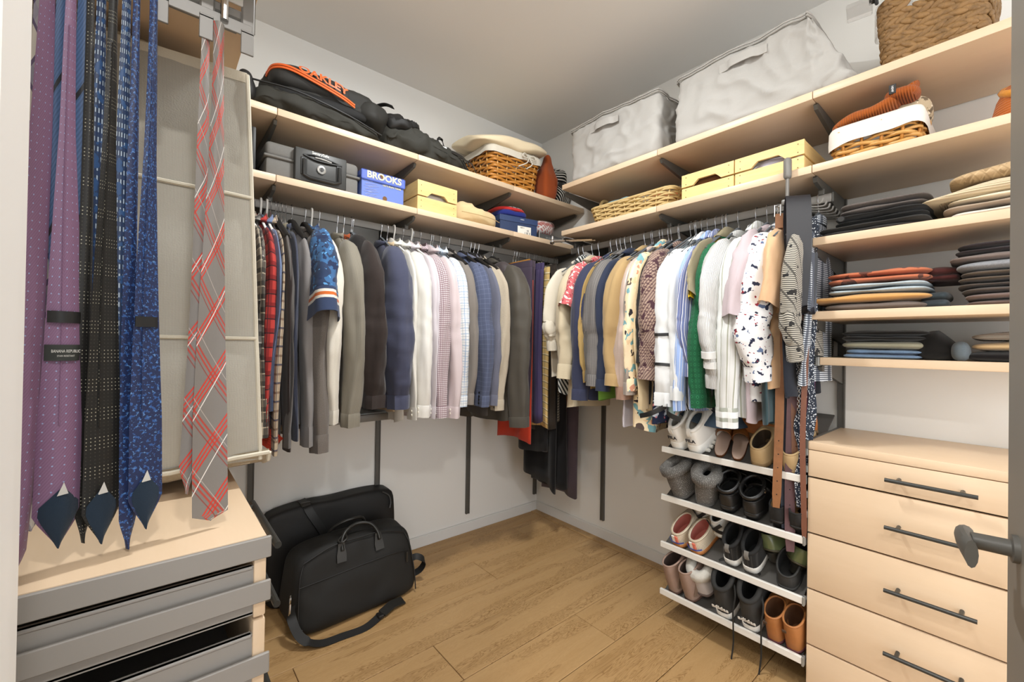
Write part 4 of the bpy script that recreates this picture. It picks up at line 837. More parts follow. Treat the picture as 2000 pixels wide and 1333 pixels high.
def liner(t, hx, hy, h, drop, m=LIN, z_in=.05, seed=1., puff=.006):
    top = rr_ring(hx, hy, min(hx, hy)*.3, 5, h); rings = []
    for f, dz in ((.9, -z_in), (.94, -.01), (.985, .012), (1.03, .014), (1.07, .002), (1.08, -drop*.5), (1.07, -drop)):
        r = []
        for j, p in enumerate(top):
            w = noise.noise(Vector((p.x*14, p.y*14, seed+f*3)))*puff; r.append(Vector((p.x*(f+w*2), p.y*(f+w*2), h+dz+(w*1.6 if dz < -.01 else 0))))
        rings.append(r)
    MB().loft(rings).obj('liner', m, t, 180)
wb_ = thing('wicker_basket', 'honey wicker basket with cream liner tied in a bow on top shelf', 'basket', (-.575, -.245, Z1), R(-2))
wicker(wb_, .19, .155, .215, WIK, WIK2, 13, .86, .0048, .0055, off=.0075)
liner(wb_, .19, .155, .215, .035, seed=3.)
q = MB()
for s_ in (-1, 1):
    q.tube(bez([(.07, -.172, .2), (.07+s_*.035, -.18, .215), (.07+s_*.05, -.182, .195), (.07+s_*.02, -.183, .19), (.07, -.18, .197)], 18), .004, 5)
    q.tube(bez([(.07, -.178, .197), (.07+s_*.02, -.185, .16), (.07-.05+s_*.03, -.18, .125)], 12), .0035, 5)
q.obj('bow', LIN, wb_, 180)
cu = thing('cushion', 'flat cream cushion lying on top of the honey wicker basket', 'cushion', (-.585, -.235, Z1+.285), 0, rot=(R(10), R(-5), R(-3)))
def cuf(p):
    k = abs(p.x/.25)*abs(p.y/.2); return Vector((p.x*(1+.10*k), p.y*(1+.10*k), p.z*(1-.75*min(1, k*1.1))+.007*noise.noise(p*9)))
MB().blob((0, 0, 0), .255, .20, .05, 4., 16, 0, fn=cuf).obj('pad', fab('e6d5b4', .05, 300., coord='Object'), cu, 180)
MB().blob((-.03, -.06, -.05), .17, .10, .035, 2.3, 10, .02, 16.).obj('tissue_filling', fab('e6e4e0', .03, 100., coord='Object'), cu, 180)
ru = thing('rust_bag', 'rust orange canvas bottle bag beside the honey wicker basket', 'bag', (-.295, -.35, Z1))
def ruf(p):
    t_ = p.z/.30; k = 1 if t_ < .55 else max(.45, 1-(t_-.55)*1.9); return Vector((p.x*k+.03*max(0, t_-.6), p.y*k, p.z))
MB().blob((0, 0, .15), .058, .058, .15, 4.5, 12, .008, 14., flat=.001, fn=ruf).obj('body', fab('9c4a22', .12, 250., coord='Object'), ru, 180)
MB().rbox(.02, .05, -.062, -.052, .09, .15, .004).obj('pocket', fab('8e421d', .12, 250., coord='Object'), ru, 60)
st = thing('striped_bag', 'black and white striped cloth bag in the corner of the top shelf', 'bag', (-.13, -.25, Z1))
STR = pat('1b1b1b', [('s', 'v', 62, .32, 0, 'e8e5dc', 1.)], .8); STR2 = pat('1b1b1b', [('g', 40, 62, .32, 0, 'e8e5dc', 1.)], .8)
MB().blob((0, 0, .085), .10, .11, .095, 2.6, 14, .02, 13., 2., flat=.001).obj('body', STR2, st, 180)
MB().blob((-.01, -.03, .20), .075, .085, .06, 2.3, 12, .02, 15., 6.).obj('gathered_mouth', STR, st, 180)
MB().ribbon(bez([(-.05, -.1, .15), (.0, -.13, .135), (.06, -.12, .16), (.10, -.09, .18)], 14), (0, .3, 1), .03, .003).obj('strap', plain('1b1a19', .7), st, 60)
# ------------------------------------------------ second shelf, back wall
bc = thing('black_case', 'black hard case standing at the left end of the lower back shelf', 'case', (-2.0, -.22, Z2))
MB().rbox(-.10, .085, -.17, .15, .001, .175, .006, 2).obj('shell', plain('33322f', .5), bc); MB().rbox(.07, .088, -.178, .15, .003, .178, .005, 2).obj('lid', plain('1f1e1d', .5), bc)
MB().rbox(-.08, .066, -.174, -.165, .02, .16, .002).obj('inset', plain('4a4843', .7, var=.15), bc)
sf = thing('fire_safe', 'grey fireproof safe box with black handle and round lock', 'safe', (-1.692, -.22, Z2))
SG = plain('6b6965', .75, var=.12, sc=300.); SD = plain('30302e', .45)
MB().rbox(-.185, .185, -.165, .15, .001, .085, .014, 2).obj('base', SG, sf); MB().rbox(-.185, .185, -.165, .15, .086, .148, .018, 3).obj('lid', SG, sf)
MB().rbox(-.192, .192, -.172, .155, .080, .091, .003).obj('rim', SG, sf)
q = MB(); q.rbox(-.085, .122, -.195, -.16, .006, .142, .006, 2); q.obj('front_plate', SD, sf)
q = MB(); q.tube([(-.052, -.2, .095), (-.052, -.205, .03), (-.03, -.208, .022), (.065, -.208, .022), (.088, -.205, .03), (.088, -.2, .095)], .0075, 8); q.obj('handle', plain('222221', .4), sf)
MB().rbox(-.065, -.04, -.199, -.193, .03, .105, .003).obj('hinge_block', plain('242423', .45), sf); MB().rbox(.076, .10, -.199, -.193, .03, .105, .003).obj('hinge_block', plain('242423', .45), sf)
q = MB(); q.lathe([(.0, .002), (.016, .002), (.018, 0), (.018, -.004), (.013, -.006), (0, -.006)][::-1], 20, (.016, -.197, .068), 'y'); q.obj('lock', plain('9a9893', .35, .5), sf)
q = MB(); q.lathe([(.0, .0), (.009, .0), (.009, -.003), (0, -.003)][::-1], 12, (.016, -.203, .068), 'y'); q.rbox(.0145, .0175, -.208, -.205, .06, .076, .0005); q.obj('key_slot', SD, sf)
q = MB()
for j in range(17): pass
q.tube(bez([(-.055, -.196, .115), (-.01, -.2, .103), (.05, -.2, .103), (.10, -.196, .108)], 16), .004, 6); q.tube(bez([(-.055, -.196, .115), (-.01, -.2, .122), (.05, -.2, .116), (.10, -.196, .108)], 16), .003, 6); q.obj('latch_trim', plain('1d1d1c', .4), sf)
MB().tube(bez([(-.01, -.2, .112), (.02, -.203, .1115), (.055, -.2, .108)], 8), .0042, 6).obj('latch', plain('8f8d89', .35, .4), sf)
text('SentrySafe', .016, plain('d8d8d4', .5), sf, (.012, -.1965, .131), (R(90), 0, 0), bold=.0003)
bx = thing('blue_shoe_box', 'blue running shoe box with pale yellow brand lettering', 'shoe box', (-1.397, -.235, Z2))
BB = plain('5f76bd', .6, var=.05); BL = plain('5468b4', .6)
MB().rbox(-.102, .102, -.165, .15, .001, .118, .002).obj('body', BB, bx, 0); MB().rbox(-.106, .106, -.169, .154, .102, .130, .003).obj('lid', BL, bx, 0)
MB().rbox(-.106, .106, -.1705, -.1675, .085, .130, .004).obj('lid_flap', BL, bx, 0)
YEL = plain('e9dfae', .6)
text('BROOKS', .042, YEL, bx, (.003, -.1715, .110), (R(90), 0, 0), bold=.0011, sx=1.02); text("LET'S RUN THERE", .0115, YEL, bx, (.042, -.1665, .078), (R(90), 0, 0), bold=.0001)
q = MB()
for k in range(3): q.tube(bez([(-.09, -.166, .08-k*.024), (-.05, -.166, .083-k*.024), (-.085, -.166, .066-k*.024), (-.03, -.166, .074-k*.024), (-.075, -.166, .056-k*.024), (-.02, -.166, .066-k*.024)], 24), .0007, 4)
q.obj('line_print', plain('aab4dc', .6), bx)
for zz, xx in ((.116, -.008), (.018, .008)): MB().lathe([(0, 0), (.011, 0), (.011, -.001), (0, -.001)][::-1], 14, (xx, -.1705 if zz > .1 else -.1655, zz), 'y').obj('finger_hole', plain('6b4a2a', .8), bx)
def crate(name, label, loc, hx, hy, h, rz=0., rot=None, front='y', gap=.006, grp=None, along='x'):
    """pine crate: front face towards -y local with hand hole between its two boards"""
    t = thing(name, label, 'crate', loc, rz, grp); m = M['pinex']; th = .011; zs_ = [0.001, h*.5-gap/2, h*.5+gap/2, h]
    for sy in (-1, 1):
        y0, y1 = (-hy, -hy+th) if sy < 0 else (hy-th, hy)
        MB().rbox(-hx, hx, y0, y1, zs_[0], zs_[1], .002).obj('board', m, t, 0)
        # upper board with arched hand hole
        q = MB(); a, z0, z1 = .048, zs_[2], zs_[3]; prof = [(-hx, z0), (-a-.012, z0), (-a, z0+.012), (-a+.012, z0+.022), (a-.012, z0+.022), (a, z0+.012), (a+.012, z0), (hx, z0), (hx, z1), (-hx, z1)]
        bm = bmesh.new(); vs = [bm.verts.new((x, y0, z)) for x, z in prof]; f = bm.faces.new(vs); ex = bmesh.ops.extrude_face_region(bm, geom=[f])
        for v in ex['geom']:
            if isinstance(v, bmesh.types.BMVert): v.co.y = y1
        bmesh.ops.recalc_face_normals(bm, faces=bm.faces[:]); q.add_bm(bm); q.obj('board', m, t, 0)
    for sx in (-1, 1):
        x0, x1 = (-hx, -hx+th) if sx < 0 else (hx-th, hx)
        for a, b in ((zs_[0], zs_[1]), (zs_[2], zs_[3])): MB().rbox(x0+.0005, x1-.0005, -hy+th, hy-th, a, b, .002).obj('board', M['pine'], t, 0)
    MB().rbox(-hx+th, hx-th, -hy+th, hy-th, .002, .010, .001).obj('bottom_board', m, t, 0)
    q = MB()
    for sx in (-1, 1):
        for zz in (.25*h-.015, .25*h+.015, .75*h-.015, .75*h+.015): q.lathe([(0, 0), (.0022, 0), (.0022, -.0006), (0, -.0006)][::-1], 8, (sx*(hx-.02), -hy, zz), 'y')
    o = q.obj('nail_heads', plain('6d5a35', .5, .5), t, 0); o['kind'] = 'stuff'
    return t
crate('pine_crate', 'small pine crate beside the blue shoe box', (-1.112, -.255, Z2), .115, .15, .152, R(1))
cf = thing('papers', 'white papers seen through the hand hole of the small pine crate', 'papers', (-1.112, -.25, Z2+.012)); MB().rbox(-.095, .095, -.12, .12, 0, .095, .01, 2).obj('bundle', plain('dcd8d0', .8), cf)
bg_ = thing('cloth_bag', 'soft beige cloth bag lying on the lower back shelf', 'bag', (-.825, -.235, Z2))
def bgf(p):
    p = wrinkle(.012, 10, 12.)(p); p.z *= 1.12-.35*max(0, min(1, (p.x+.15)/.32)); return p
MB().blob((0, 0, .062), .148, .16, .064, 2.9, 16, 0, flat=.001, fn=bgf).obj('body', fab('d8bf92', .06, 280., coord='Object'), bg_, 180)
MB().tube(bez([(-.13, -.155, .055), (-.04, -.172, .052), (.06, -.17, .05), (.13, -.15, .045)], 20), .0022, 5).obj('seam', fab('b99f72', .06, coord='Object'), bg_)
nb = thing('navy_shoe_box', 'navy blue shoe box with white size label', 'shoe box', (-.50, -.23, Z2), R(-10))
NV = plain('2c3c5e', .5, var=.05)
MB().rbox(-.13, .13, -.13, .13, .001, .10, .002).obj('body', NV, nb, 0); MB().rbox(-.134, .134, -.134, .134, .082, .118, .003).obj('lid', plain('31436a', .5), nb, 0)
MB().rbox(-.01, .085, -.1315, -.1305, .012, .066, .0003).obj('size_label', plain('e8e4da', .7), nb, 0)
text('SIZE  9', .009, plain('3a3a3a'), nb, (.022, -.132, .056), (R(90), 0, 0)); text('42', .016, plain('3a3a3a'), nb, (.062, -.132, .042), (R(90), 0, 0)); text('I III II', .02, plain('3a3a3a'), nb, (.06, -.132, .026), (R(90), 0, 0)); text('MARKS', .008, plain('e2e2e2'), nb, (.02, -.1348, .104), (R(90), 0, 0))
rc = thing('scarf', 'red and blue folded scarf lying on the navy shoe box', 'scarf', (-.52, -.23, Z2+.119), R(-10))
MB().blob((0, -.01, .022), .105, .11, .024, 3.2, 12, .008, 14., flat=.0).obj('blue_fold', fab('27317c', .1, coord='Object'), rc, 180)
MB().blob((-.01, .0, .048), .108, .115, .016, 3., 12, .008, 12., 4.).obj('red_fold', fab('c93432', .1, coord='Object'), rc, 180); MB().blob((.02, .0, .066), .07, .09, .012, 2.6, 10, .008, 14., 7.).obj('grey_fold', pat('d8d8d8', [('g', 30, 40, .3, 0, '2b2f45', .9)]), rc, 180)
kf = thing('scarf', 'red and white patterned headscarf packed in clear plastic', 'scarf', (-.255, -.21, Z2))
MB().blob((0, 0, .11), .085, .13, .05, 3., 14, .008, 12., 3.).obj('folded_cloth', pat('ece6e2', [('g', 45, 70, .45, 0, 'b3453c', .9), ('g', -45, 35, .25, 0, 'ece6e2', .9), ('s', 'v', 16, .3, .1, 'b04a40', .7)]), kf, 180)
gl = NT('clear_plastic', 'Object'); gl.b.inputs['Transmission Weight'].default_value = .9; gl.b.inputs['Alpha'].default_value = .35; M['clear'] = gl.fin((.95, .93, .92, 1), .12)
MB().blob((0, 0, .11), .092, .138, .056, 3., 14, .012, 16., 9.).obj('plastic_wrap', M['clear'], kf, 180)
mb_ = thing('metal_box', 'flat grey metal box beneath the packed headscarf', 'box', (-.25, -.21, Z2)); MB().rbox(-.11, .11, -.15, .13, .001, .055, .004).obj('body', plain('6f7272', .4, .5), mb_, 0); MB().tube([(-.11, -.152, .002), (-.11, -.152, .062)], .006, 8).obj('post', M['chrome'], mb_)
text('WALTON', .026, plain('8f9494', .4), mb_, (.01, -.1512, .03), (R(90), 0, 0))
vr = thing('valet_rod', 'chrome extendable valet rod under the corner shelf', 'valet rod', (-.43, -.56, Z2-.045), R(-52))
q = MB(); q.tube([(0, 0, 0), (.22, 0, 0)], .006, 8); q.tube([(0, .02, 0), (.24, .02, 0)], .006, 8); q.obj('rods', M['chrome'], vr); MB().lathe([(0, -.012), (.013, -.012), (.015, -.006), (.015, .006), (.010, .012), (0, .012)], 16, (-.008, .01, -.004), 'x').obj('knob', M['chrome'], vr); MB().rbox(-.012, .0, .003, .017, -.02, .03, .003).obj('clip', M['chrome'], vr)
# ------------------------------------------------ right wall, top shelf
def storage_bag(label, loc, hx, hy, h, seed, n=26, slump=0.):
    t = thing('storage_bag', label, 'storage bag', loc, 0, 'grey fabric storage bags')
    GR = M.setdefault('greybag', fab('aaa7a2', .05, 260., .8, .15, .05, None, 'Object', .3, big=.05))
    def f(p):
        q = p+Vector((seed, seed*.7, seed*1.9)); a = noise.noise(q*5)*.6; r1 = 1-abs(noise.noise(q*8))*2.6; r2 = 1-abs(noise.noise(q*13+Vector((3, 1, 7))))*3.4
        am = 1+1.3*max(0, -p.y/hy)*(slump > 0); d = (.010*a+.010*max(0, r1)+.009*max(0, r2)*am); p = p+Vector((p.x/hx, p.y/hy, 0)).normalized()*d
        sl_ = slump*max(0, -(p.y)/hy-.55)*2.2; p.y += sl_*.13*(p.z/h); p.z -= sl_*.02*(p.z/h)
        p.z += .008*noise.noise(q*6)*(p.z/h); return p
    MB().blob((0, 0, h/2), hx, hy, h/2, 16., n, 0, flat=.001, fn=f).obj('body', GR, t, 180)
    top = rr_ring(hx*1.02, hy*1.01, .03, 4, h-.012); path = [f(p) for p in top]
    MB().tube([p+Vector((0, 0, 0)) for p in path], .0032, 5, True).obj('zip', plain('9d9a94', .7), t); MB().tube([p+Vector((0, 0, .011)) for p in path], .0035, 5, True).obj('piping', GR, t)
    q = MB(); yy = .05
    hp = bez([(-hx-.016, yy+.075, h*.80), (-hx-.018, yy+.045, h*.80), (-hx-.030, yy+.02, h*.805), (-hx-.030, yy-.05, h*.805), (-hx-.018, yy-.075, h*.80), (-hx-.016, yy-.105, h*.80)], 20); q.ribbon(hp, (0, 0, 1), .034, .003); q.obj('handle', GR, t, 60)
    return t
storage_bag('smaller grey fabric storage bag with zip lid, left on the right top shelf', (-.225, -.945, Z1), .185, .265, .30, 2., 40)
storage_bag('larger crumpled grey fabric storage bag with zip lid on the right top shelf', (-.225, -1.625, Z1), .175, .325, .305, 7., 46, slump=1.)
hb_ = thing('braided_basket', 'dark brown braided water hyacinth basket on the right top shelf', 'basket', (-.24, -2.13, Z1))
q = MB(); rnd = random.Random(5); HY = wood('hyacinth', '8f6d43', '3a2611', (14, 14, 14), 2.6, .6, 1.9)
for k in range(13):
    z = .012+k*.018; f = .88+.12*k/12*(1 if k < 10 else .97); ring = rr_ring(.145*f, .135*f, .05, 5, z); N = 72; j = k % 2
    while j < N:
        p0, p1 = ring[j % N], ring[(j+3) % N]; c0 = (p0+p1)/2; d = (p1-p0).normalized(); nr = Vector((c0.x/.145, c0.y/.135, 0)).normalized()
        if not (k >= 10 and abs(c0.y) < .045 and c0.x < 0):
            b0 = len(q.v); q.blob((0, 0, 0), .0245, .0075, .0105, 1.8, 4)
            mt = Matrix((d, nr, Vector((0, 0, 1)))).transposed().to_4x4(); mt = Matrix.Translation(c0+nr*rnd.uniform(-.001, .004)) @ mt @ Matrix.Rotation(R(24 if k % 2 else -24)+rnd.uniform(-.2, .2), 4, 'Y'); q.xf(mt, b0)
        j += 2
o = q.obj('braids', HY, hb_, 180); o['kind'] = 'stuff'
MB().loft([rr_ring(.118, .11, .04, 5, .003), rr_ring(.13, .12, .045, 5, .12), rr_ring(.136, .126, .045, 5, .17)], True, True, False).obj('inner_wall', plain('3a2814', .9), hb_, 180)
pw = thing('packaging', 'clear plastic packaging with black cord sticking out of the braided basket', 'packaging', (-.26, -2.06, Z1+.22), R(10))
MB().rbox(-.06, .07, -.02, .085, -.03, .05, .015, 3).obj('blister', M['clear'], pw); MB().tube(bez([(-.11, .10, .04), (-.11, .0, .05), (-.1, -.12, .06), (-.06, -.2, .05)], 16), .011, 8).obj('cord', plain('1e1d1c', .5), pw)
MB().tube(bez([(-.10, .09, .03), (-.13, .085, .05), (-.12, .08, .01), (-.1, .085, .05)], 14), .005, 6).obj('knot', plain('1e1d1c', .5), pw); MB().rbox(-.14, -.05, .09, .16, .02, .035, .004).obj('flap', M['clear'], pw)
ck = thing('black_tray', 'small black tray with clear clips behind the braided basket', 'tray', (-.30, -2.285, Z1)); MB().rbox(-.05, .05, -.03, .03, .001, .02, .004).obj('dish', plain('1c1c1c', .4), ck)
for k in range(2): MB().rbox(-.03+k*.022, -.018+k*.022, -.01, -.004, .02, .045, .002).obj('clip', M['clear'], ck)
# ------------------------------------------------ right wall, second shelf
sg = thing('seagrass_basket', 'low seagrass basket with loop handle and cloths on the second shelf', 'basket', (-.225, -1.025, Z2), R(90))
SGM = wood('seagrass', 'd3b982', '9a7a45', (14, 14, 14), 3., .7, 1.5)
wicker(sg, .25, .15, .095, SGM, SGM, 9, .88, .005, .0045, 3, off=.006)
for sx in (-1, 1):
    q = MB(); q.tube(bez([(sx*.245, -.045, .09), (sx*.25, -.05, .135), (sx*.252, -.03, .168), (sx*.252, 0, .178), (sx*.252, .03, .168), (sx*.25, .05, .135), (sx*.245, .045, .09)], 26), lambda t_: .009+.0012*math.sin(t_*70), 7); q.obj('handle', SGM, sg, 180)
for nm_, cl, lb, x, y, z, r in (('folded_cloth', 'dfe3e2', 'white blue folded cloth in the seagrass basket', -.03, -.03, .105, 3.), ('folded_cloth', '6f98a0', 'teal folded cloth at the back of the seagrass basket', .10, .02, .118, 5.), ('folded_cloth', 'c9a24f', 'mustard folded cloth beneath the teal cloth', .04, .03, .085, 8.), ('folded_cloth', 'c0673f', 'orange folded cloth at the left end of the seagrass basket', -.14, .0, .09, 9.)):
    t = thing(nm_, lb, 'cloth', sg.matrix_basis @ Vector((x, y, z)), R(90), 'cloths in the seagrass basket'); MB().blob((0, 0, 0), .085, .09, .022, 3., 10, .01, 18., r).obj('cloth', fab(cl, .08, coord='Object'), t, 180)
crate('pine_crate', 'left pine crate of the pair on the right second shelf', (-.235, -1.4455, Z2), .175-.063, .17, .113, R(-90), grp='pair of pine crates')
crate('pine_crate', 'right pine crate of the pair, with a knot, on the right second shelf', (-.235, -1.683, Z2), .121, .17, .113, R(-90), grp='pair of pine crates')
t = thing('mesh_pouch', 'copper brown glittery pouch inside the left pine crate', 'pouch', (-.24, -1.445, Z2+.012)); MB().rbox(-.14, .14, -.085, .09, 0, .085, .02, 3).obj('body', pat('6b4526', [('d', 130, .25, 'c58a52')]), t)
t = thing('lilac_cloth', 'pale lilac cloth inside the right pine crate', 'cloth', (-.24, -1.685, Z2+.012)); MB().blob((0, 0, .042), .14, .1, .045, 3., 10, .012, 14.).obj('cloth', fab('c3c0d2', .06, coord='Object'), t, 180)
t = thing('scrunchie', 'dark green scrunchie peeking over the right pine crate', 'scrunchie', (-.17, -1.66, Z2+.122)); MB().blob((0, 0, 0), .035, .04, .024, 2., 8, .012, 30., 3.).obj('ring', fab('2f4a3e', .2, coord='Object'), t, 180)
wl = thing('wicker_basket', 'small wicker basket with white liner on the right second shelf', 'basket', (-.265, -1.995, Z2), R(-90))
wicker(wl, .118, .14, .10, WIK2, WIK, 9, .90, .0042, .005, 4, lean=.003, off=.007); liner(wl, .118, .14, .10, .045, fab('ece7dd', .04, 300., coord='Object'), .04, 9., .012)
be = thing('beanie', 'rust orange knitted beanie with black tag lying on the white liner', 'hat', (-.335, -1.985, Z2+.148), R(-90))
def bef(p): return Vector((p.x, p.y, p.z+.045*(p.x/.11)**2*(p.x > 0)+.012*p.x/.1))
MB().blob((0, 0, 0), .115, .06, .024, 2.4, 14, .006, 20., fn=bef).obj('knit', fab('ab5a22', .2, 300., rib=('u', 150.)), be, 180); MB().blob((.075, -.01, .03), .045, .055, .022, 2.4, 10, .004, 20.).obj('cuff_fold', fab('a1521d', .2, 300., rib=('u', 150.)), be, 180)
MB().rbox(.05, .068, -.066, -.062, .025, .055, .001).obj('tag', plain('202020', .6), be)
text('HEMP', .008, plain('e0e0e0'), be, (.059, -.067, .04), (R(90), R(90), 0))
ks = thing('knitted_scarf', 'chunky oatmeal knitted scarf stuffed in the white lined basket', 'scarf', (-.255, -2.06, Z2+.14)); MB().blob((0, 0, 0), .07, .065, .055, 2.3, 12, .012, 22.).obj('knit', pat('b9a88c', [('b', 60., .55, '6b5d4a', 2.), ('b', 80., .6, 'e0d4bd', 5.)], bump=1.), ks, 180)
ht = thing('straw_hat', 'orange straw hat at the right end of the second shelf', 'hat', (-.24, -2.345, Z2))
q = MB(); q.lathe([(.0, .15), (.045, .148), (.07, .135), (.085, .10), (.098, .04), (.104, .002), (.10, .0), (.092, .035), (.08, .09), (.06, .125), (0, .135)][::-1], 32); q.obj('crown', fab('c0692a', .25, 120., rib=('v', 120.)), ht, 180)
q = MB(); q.tube([(.0+.10*math.cos(a*6.2832/24), .0+.07*math.sin(a*6.2832/24), .135+.05*math.cos(a*6.2832/24)) for a in range(24)], .012, 6, True); q.obj('brim', fab('d58f33', .25, 120.), ht, 180)
# ------------------------------------------------ folded clothes on the right shelves
def folded(label, cat, y0, y1, x0, x1, z, h, m, name='folded_trousers', layers=1, amp=.009, grp=None, seed=None, droop=0., rise=0., nose=0.):
    rnd = random.Random(seed or label); cx, cy = (x0+x1)/2, (y0+y1)/2; t = thing(name, label, cat, (cx, cy, z), 0, grp); hx, hy = (x1-x0)/2, abs(y1-y0)/2
    layers = 2 if h >= .032 and layers == 1 and not nose else layers; lh = h/layers; q = MB()
    for k in range(layers):
        s = rnd.uniform(0, 50); ox, oy = rnd.uniform(-.012, .012), rnd.uniform(-.01, .01)
        def fn(p, k=k):
            u = (p.y)/hy
            p.z += rise*(u*.5)*1.+(-droop*max(0, -u-.55)*.09 if droop else 0)
            if nose: p.z *= 1-nose*max(0, u)
            return p
        q.blob((ox*(k > 0), oy*(k > 0), lh*(k+.5)), hx*rnd.uniform(.96, 1.), hy*rnd.uniform(.95, 1.), lh*.60, 7.0, 18, amp*.8, 11., s, e2=2.5, flat=.0005, fn=fn)
    q.obj('folds', m, t, 180)
    return t
g3 = 'folded clothes on the upper right shelf'; g4 = 'folded clothes on the middle right shelf'; g5 = 'folded clothes on the lower right shelf'
folded('flat black folded trousers at the bottom of the dark pile', 'trousers', -2.13, -1.835, -.41, -.10, Z3, .034, c('2a2826', .15, coord='Object'), grp=g3)
folded('black folded wool coat with a button in the dark pile', 'coat', -2.13, -1.885, -.40, -.10, Z3+.035, .034, c('1c1b1a', .2, coord='Object'), name='folded_coat', grp=g3)
folded('grey brown folded fleece topping the dark pile', 'jumper', -2.13, -1.90, -.40, -.12, Z3+.070, .036, c('5d5551', .35, 200., coord='Object'), name='folded_jumper', grp=g3, amp=.009)
bt = thing('coat_button', 'black round button on the folded wool coat', 'button', (-.405, -1.915, Z3+.055)); MB().lathe([(0, -.004), (.009, -.004), (.011, 0), (.009, .002), (0, .001)], 14, (0, 0, 0), 'x').obj('disc', plain('2d2d2d', .25), bt)
folded('white folded top at the bottom of the cream pile', 'top', -2.44, -2.17, -.40, -.10, Z3, .022, c('ece4d8', .05, coord='Object'), name='folded_shirt', grp=g3)
folded('taupe folded top above the white one in the cream pile', 'top', -2.44, -2.155, -.40, -.10, Z3+.023, .020, c('a3917f', .06, coord='Object'), name='folded_shirt', grp=g3, layers=1)
folded('pale cream folded ribbed jumper in the cream pile', 'jumper', -2.44, -2.165, -.40, -.10, Z3+.044, .018, c('e8d9bd', .06, coord='Object'), name='folded_jumper', grp=g3, layers=1)
folded('thick cream ribbed jumper spilling left over the cream pile', 'jumper', -2.44, -2.10, -.41, -.10, Z3+.058, .046, c('e0cfae', .08, rib=('v', 170.)), name='folded_jumper', grp=g3, layers=1, nose=.75)
folded('beige cable knit jumper topping the cream pile', 'jumper', -2.44, -2.165, -.40, -.10, Z3+.105, .045, pat('b89d78', [('b', 45., .55, '9d8462', 2.), ('g', 40, 60, .2, 0, 'c7ad88', .7), ('g', -40, 60, .2, 0, 'a58b67', .7)], bump=1.), name='folded_jumper', grp=g3, layers=1, nose=.4)
folded('grey brown folded trousers at the bottom of the colourful pile', 'trousers', -2.13, -1.86, -.41, -.10, Z4, .026, c('6a5f58', .1, coord='Object'), grp=g4)
folded('tan folded trousers jutting left in the colourful pile', 'trousers', -2.14, -1.815, -.42, -.10, Z4+.027, .028, c('c4955a', .06, coord='Object'), grp=g4, nose=.2)
folded('light washed denim folded jeans in the colourful pile', 'jeans', -2.13, -1.875, -.41, -.11, Z4+.056, .034, c('a9b5bc', .25, 60., coord='Object'), grp=g4, name='folded_jeans')
folded('rust folded trousers with dark floral print topping the pile', 'trousers', -2.14, -1.865, -.41, -.10, Z4+.091, .042, pat('b5694a', [('b', 16., .58, '5e3a30', 3.), ('b', 34., .62, '7a4636', 6.)]), grp=g4, amp=.009)
folded('dark red crumpled cloth behind the rust floral trousers', 'cloth', -2.19, -2.12, -.33, -.12, Z4+.088, .04, c('46211f', .2, coord='Object'), name='folded_cloth', grp=g4, amp=.016)
folded('dark slate socks behind the tan trousers', 'socks', -2.17, -2.10, -.36, -.18, Z4+.002, .05, c('3a4348', .15, coord='Object'), name='folded_socks', grp=g4, amp=.012)
zz = Z4; 
for lb, cl, hh, yy, vv in (('plum taupe folded trousers at the bottom of the pile by the door', '6f5d57', .036, -2.205, .1), ('dark brown folded cords above the plum trousers by the door', '4b413a', .033, -2.195, .2), ('olive brown folded jeans in the pile by the door', '55483c', .032, -2.185, .3), ('grey melange folded jeans in the pile by the door', '8a8c90', .026, -2.185, .45), ('taupe folded trousers beneath the black ones by the door', '776a64', .020, -2.165, .1), ('near black folded jumper topping the pile by the door', '2b2324', .032, -2.18, .1)):
    folded(lb, 'trousers' if 'jumper' not in lb and 'jeans' not in lb else lb.split(' ')[3 if 'near' in lb else 3] if 'jumper' in lb else 'jeans', -2.45, yy, -.40, -.10, zz, hh, c(cl, vv, coord='Object'), grp=g4, name='folded_trousers' if 'jumper' not in lb else 'folded_jumper'); zz += hh+.001
folded('faded blue folded jeans on the shallow shelf', 'jeans', -2.11, -1.90, -.33, -.06, Z5, .032, c('6d87a5', .35, 50., coord='Object'), grp=g5, name='folded_jeans')
folded('sage grey folded trousers above the blue jeans', 'trousers', -2.12, -1.893, -.33, -.06, Z5+.033, .026, c('8d8b78', .1, coord='Object'), grp=g5)
folded('black folded wool trousers draped over the sage ones', 'trousers', -2.13, -1.893, -.33, -.06, Z5+.060, .036, c('161514', .2, coord='Object'), grp=g5, amp=.01)
t = thing('black_jumper', 'black jumper bundled at the right of the blue jeans', 'jumper', (-.19, -2.14, Z5)); 
def bjf(p): p.z = p.z*(1-.55*max(0, -p.y/.06)); return p
MB().blob((0, 0, .045), .13, .055, .052, 2.6, 12, .008, 14., flat=.001, fn=bjf).obj('bundle', c('121110', .2, coord='Object'), t, 180)
folded('black folded cloth at the bottom beside the door on the shallow shelf', 'cloth', -2.45, -2.20, -.33, -.06, Z5, .030, c('161415', .15, coord='Object'), name='folded_cloth', grp=g5)
folded('tan folded jumper on the black cloth beside the door', 'jumper', -2.45, -2.215, -.33, -.06, Z5+.031, .032, c('c9ad83', .06, coord='Object'), name='folded_jumper', grp=g5, nose=.2)
folded('grey ribbed jumper topping the small pile beside the door', 'jumper', -2.45, -2.21, -.33, -.06, Z5+.064, .026, c('9b9286', .08, rib=('v', 170.)), name='folded_jumper', grp=g5, layers=1, nose=.3)
t = thing('rolled_socks', 'slate blue rolled socks beside the small pile', 'socks', (-.30, -2.195, Z5)); MB().blob((0, 0, .03), .035, .022, .03, 2.4, 10, .004, 20., flat=.001).obj('roll', c('5b646a', .15, coord='Object'), t, 180)
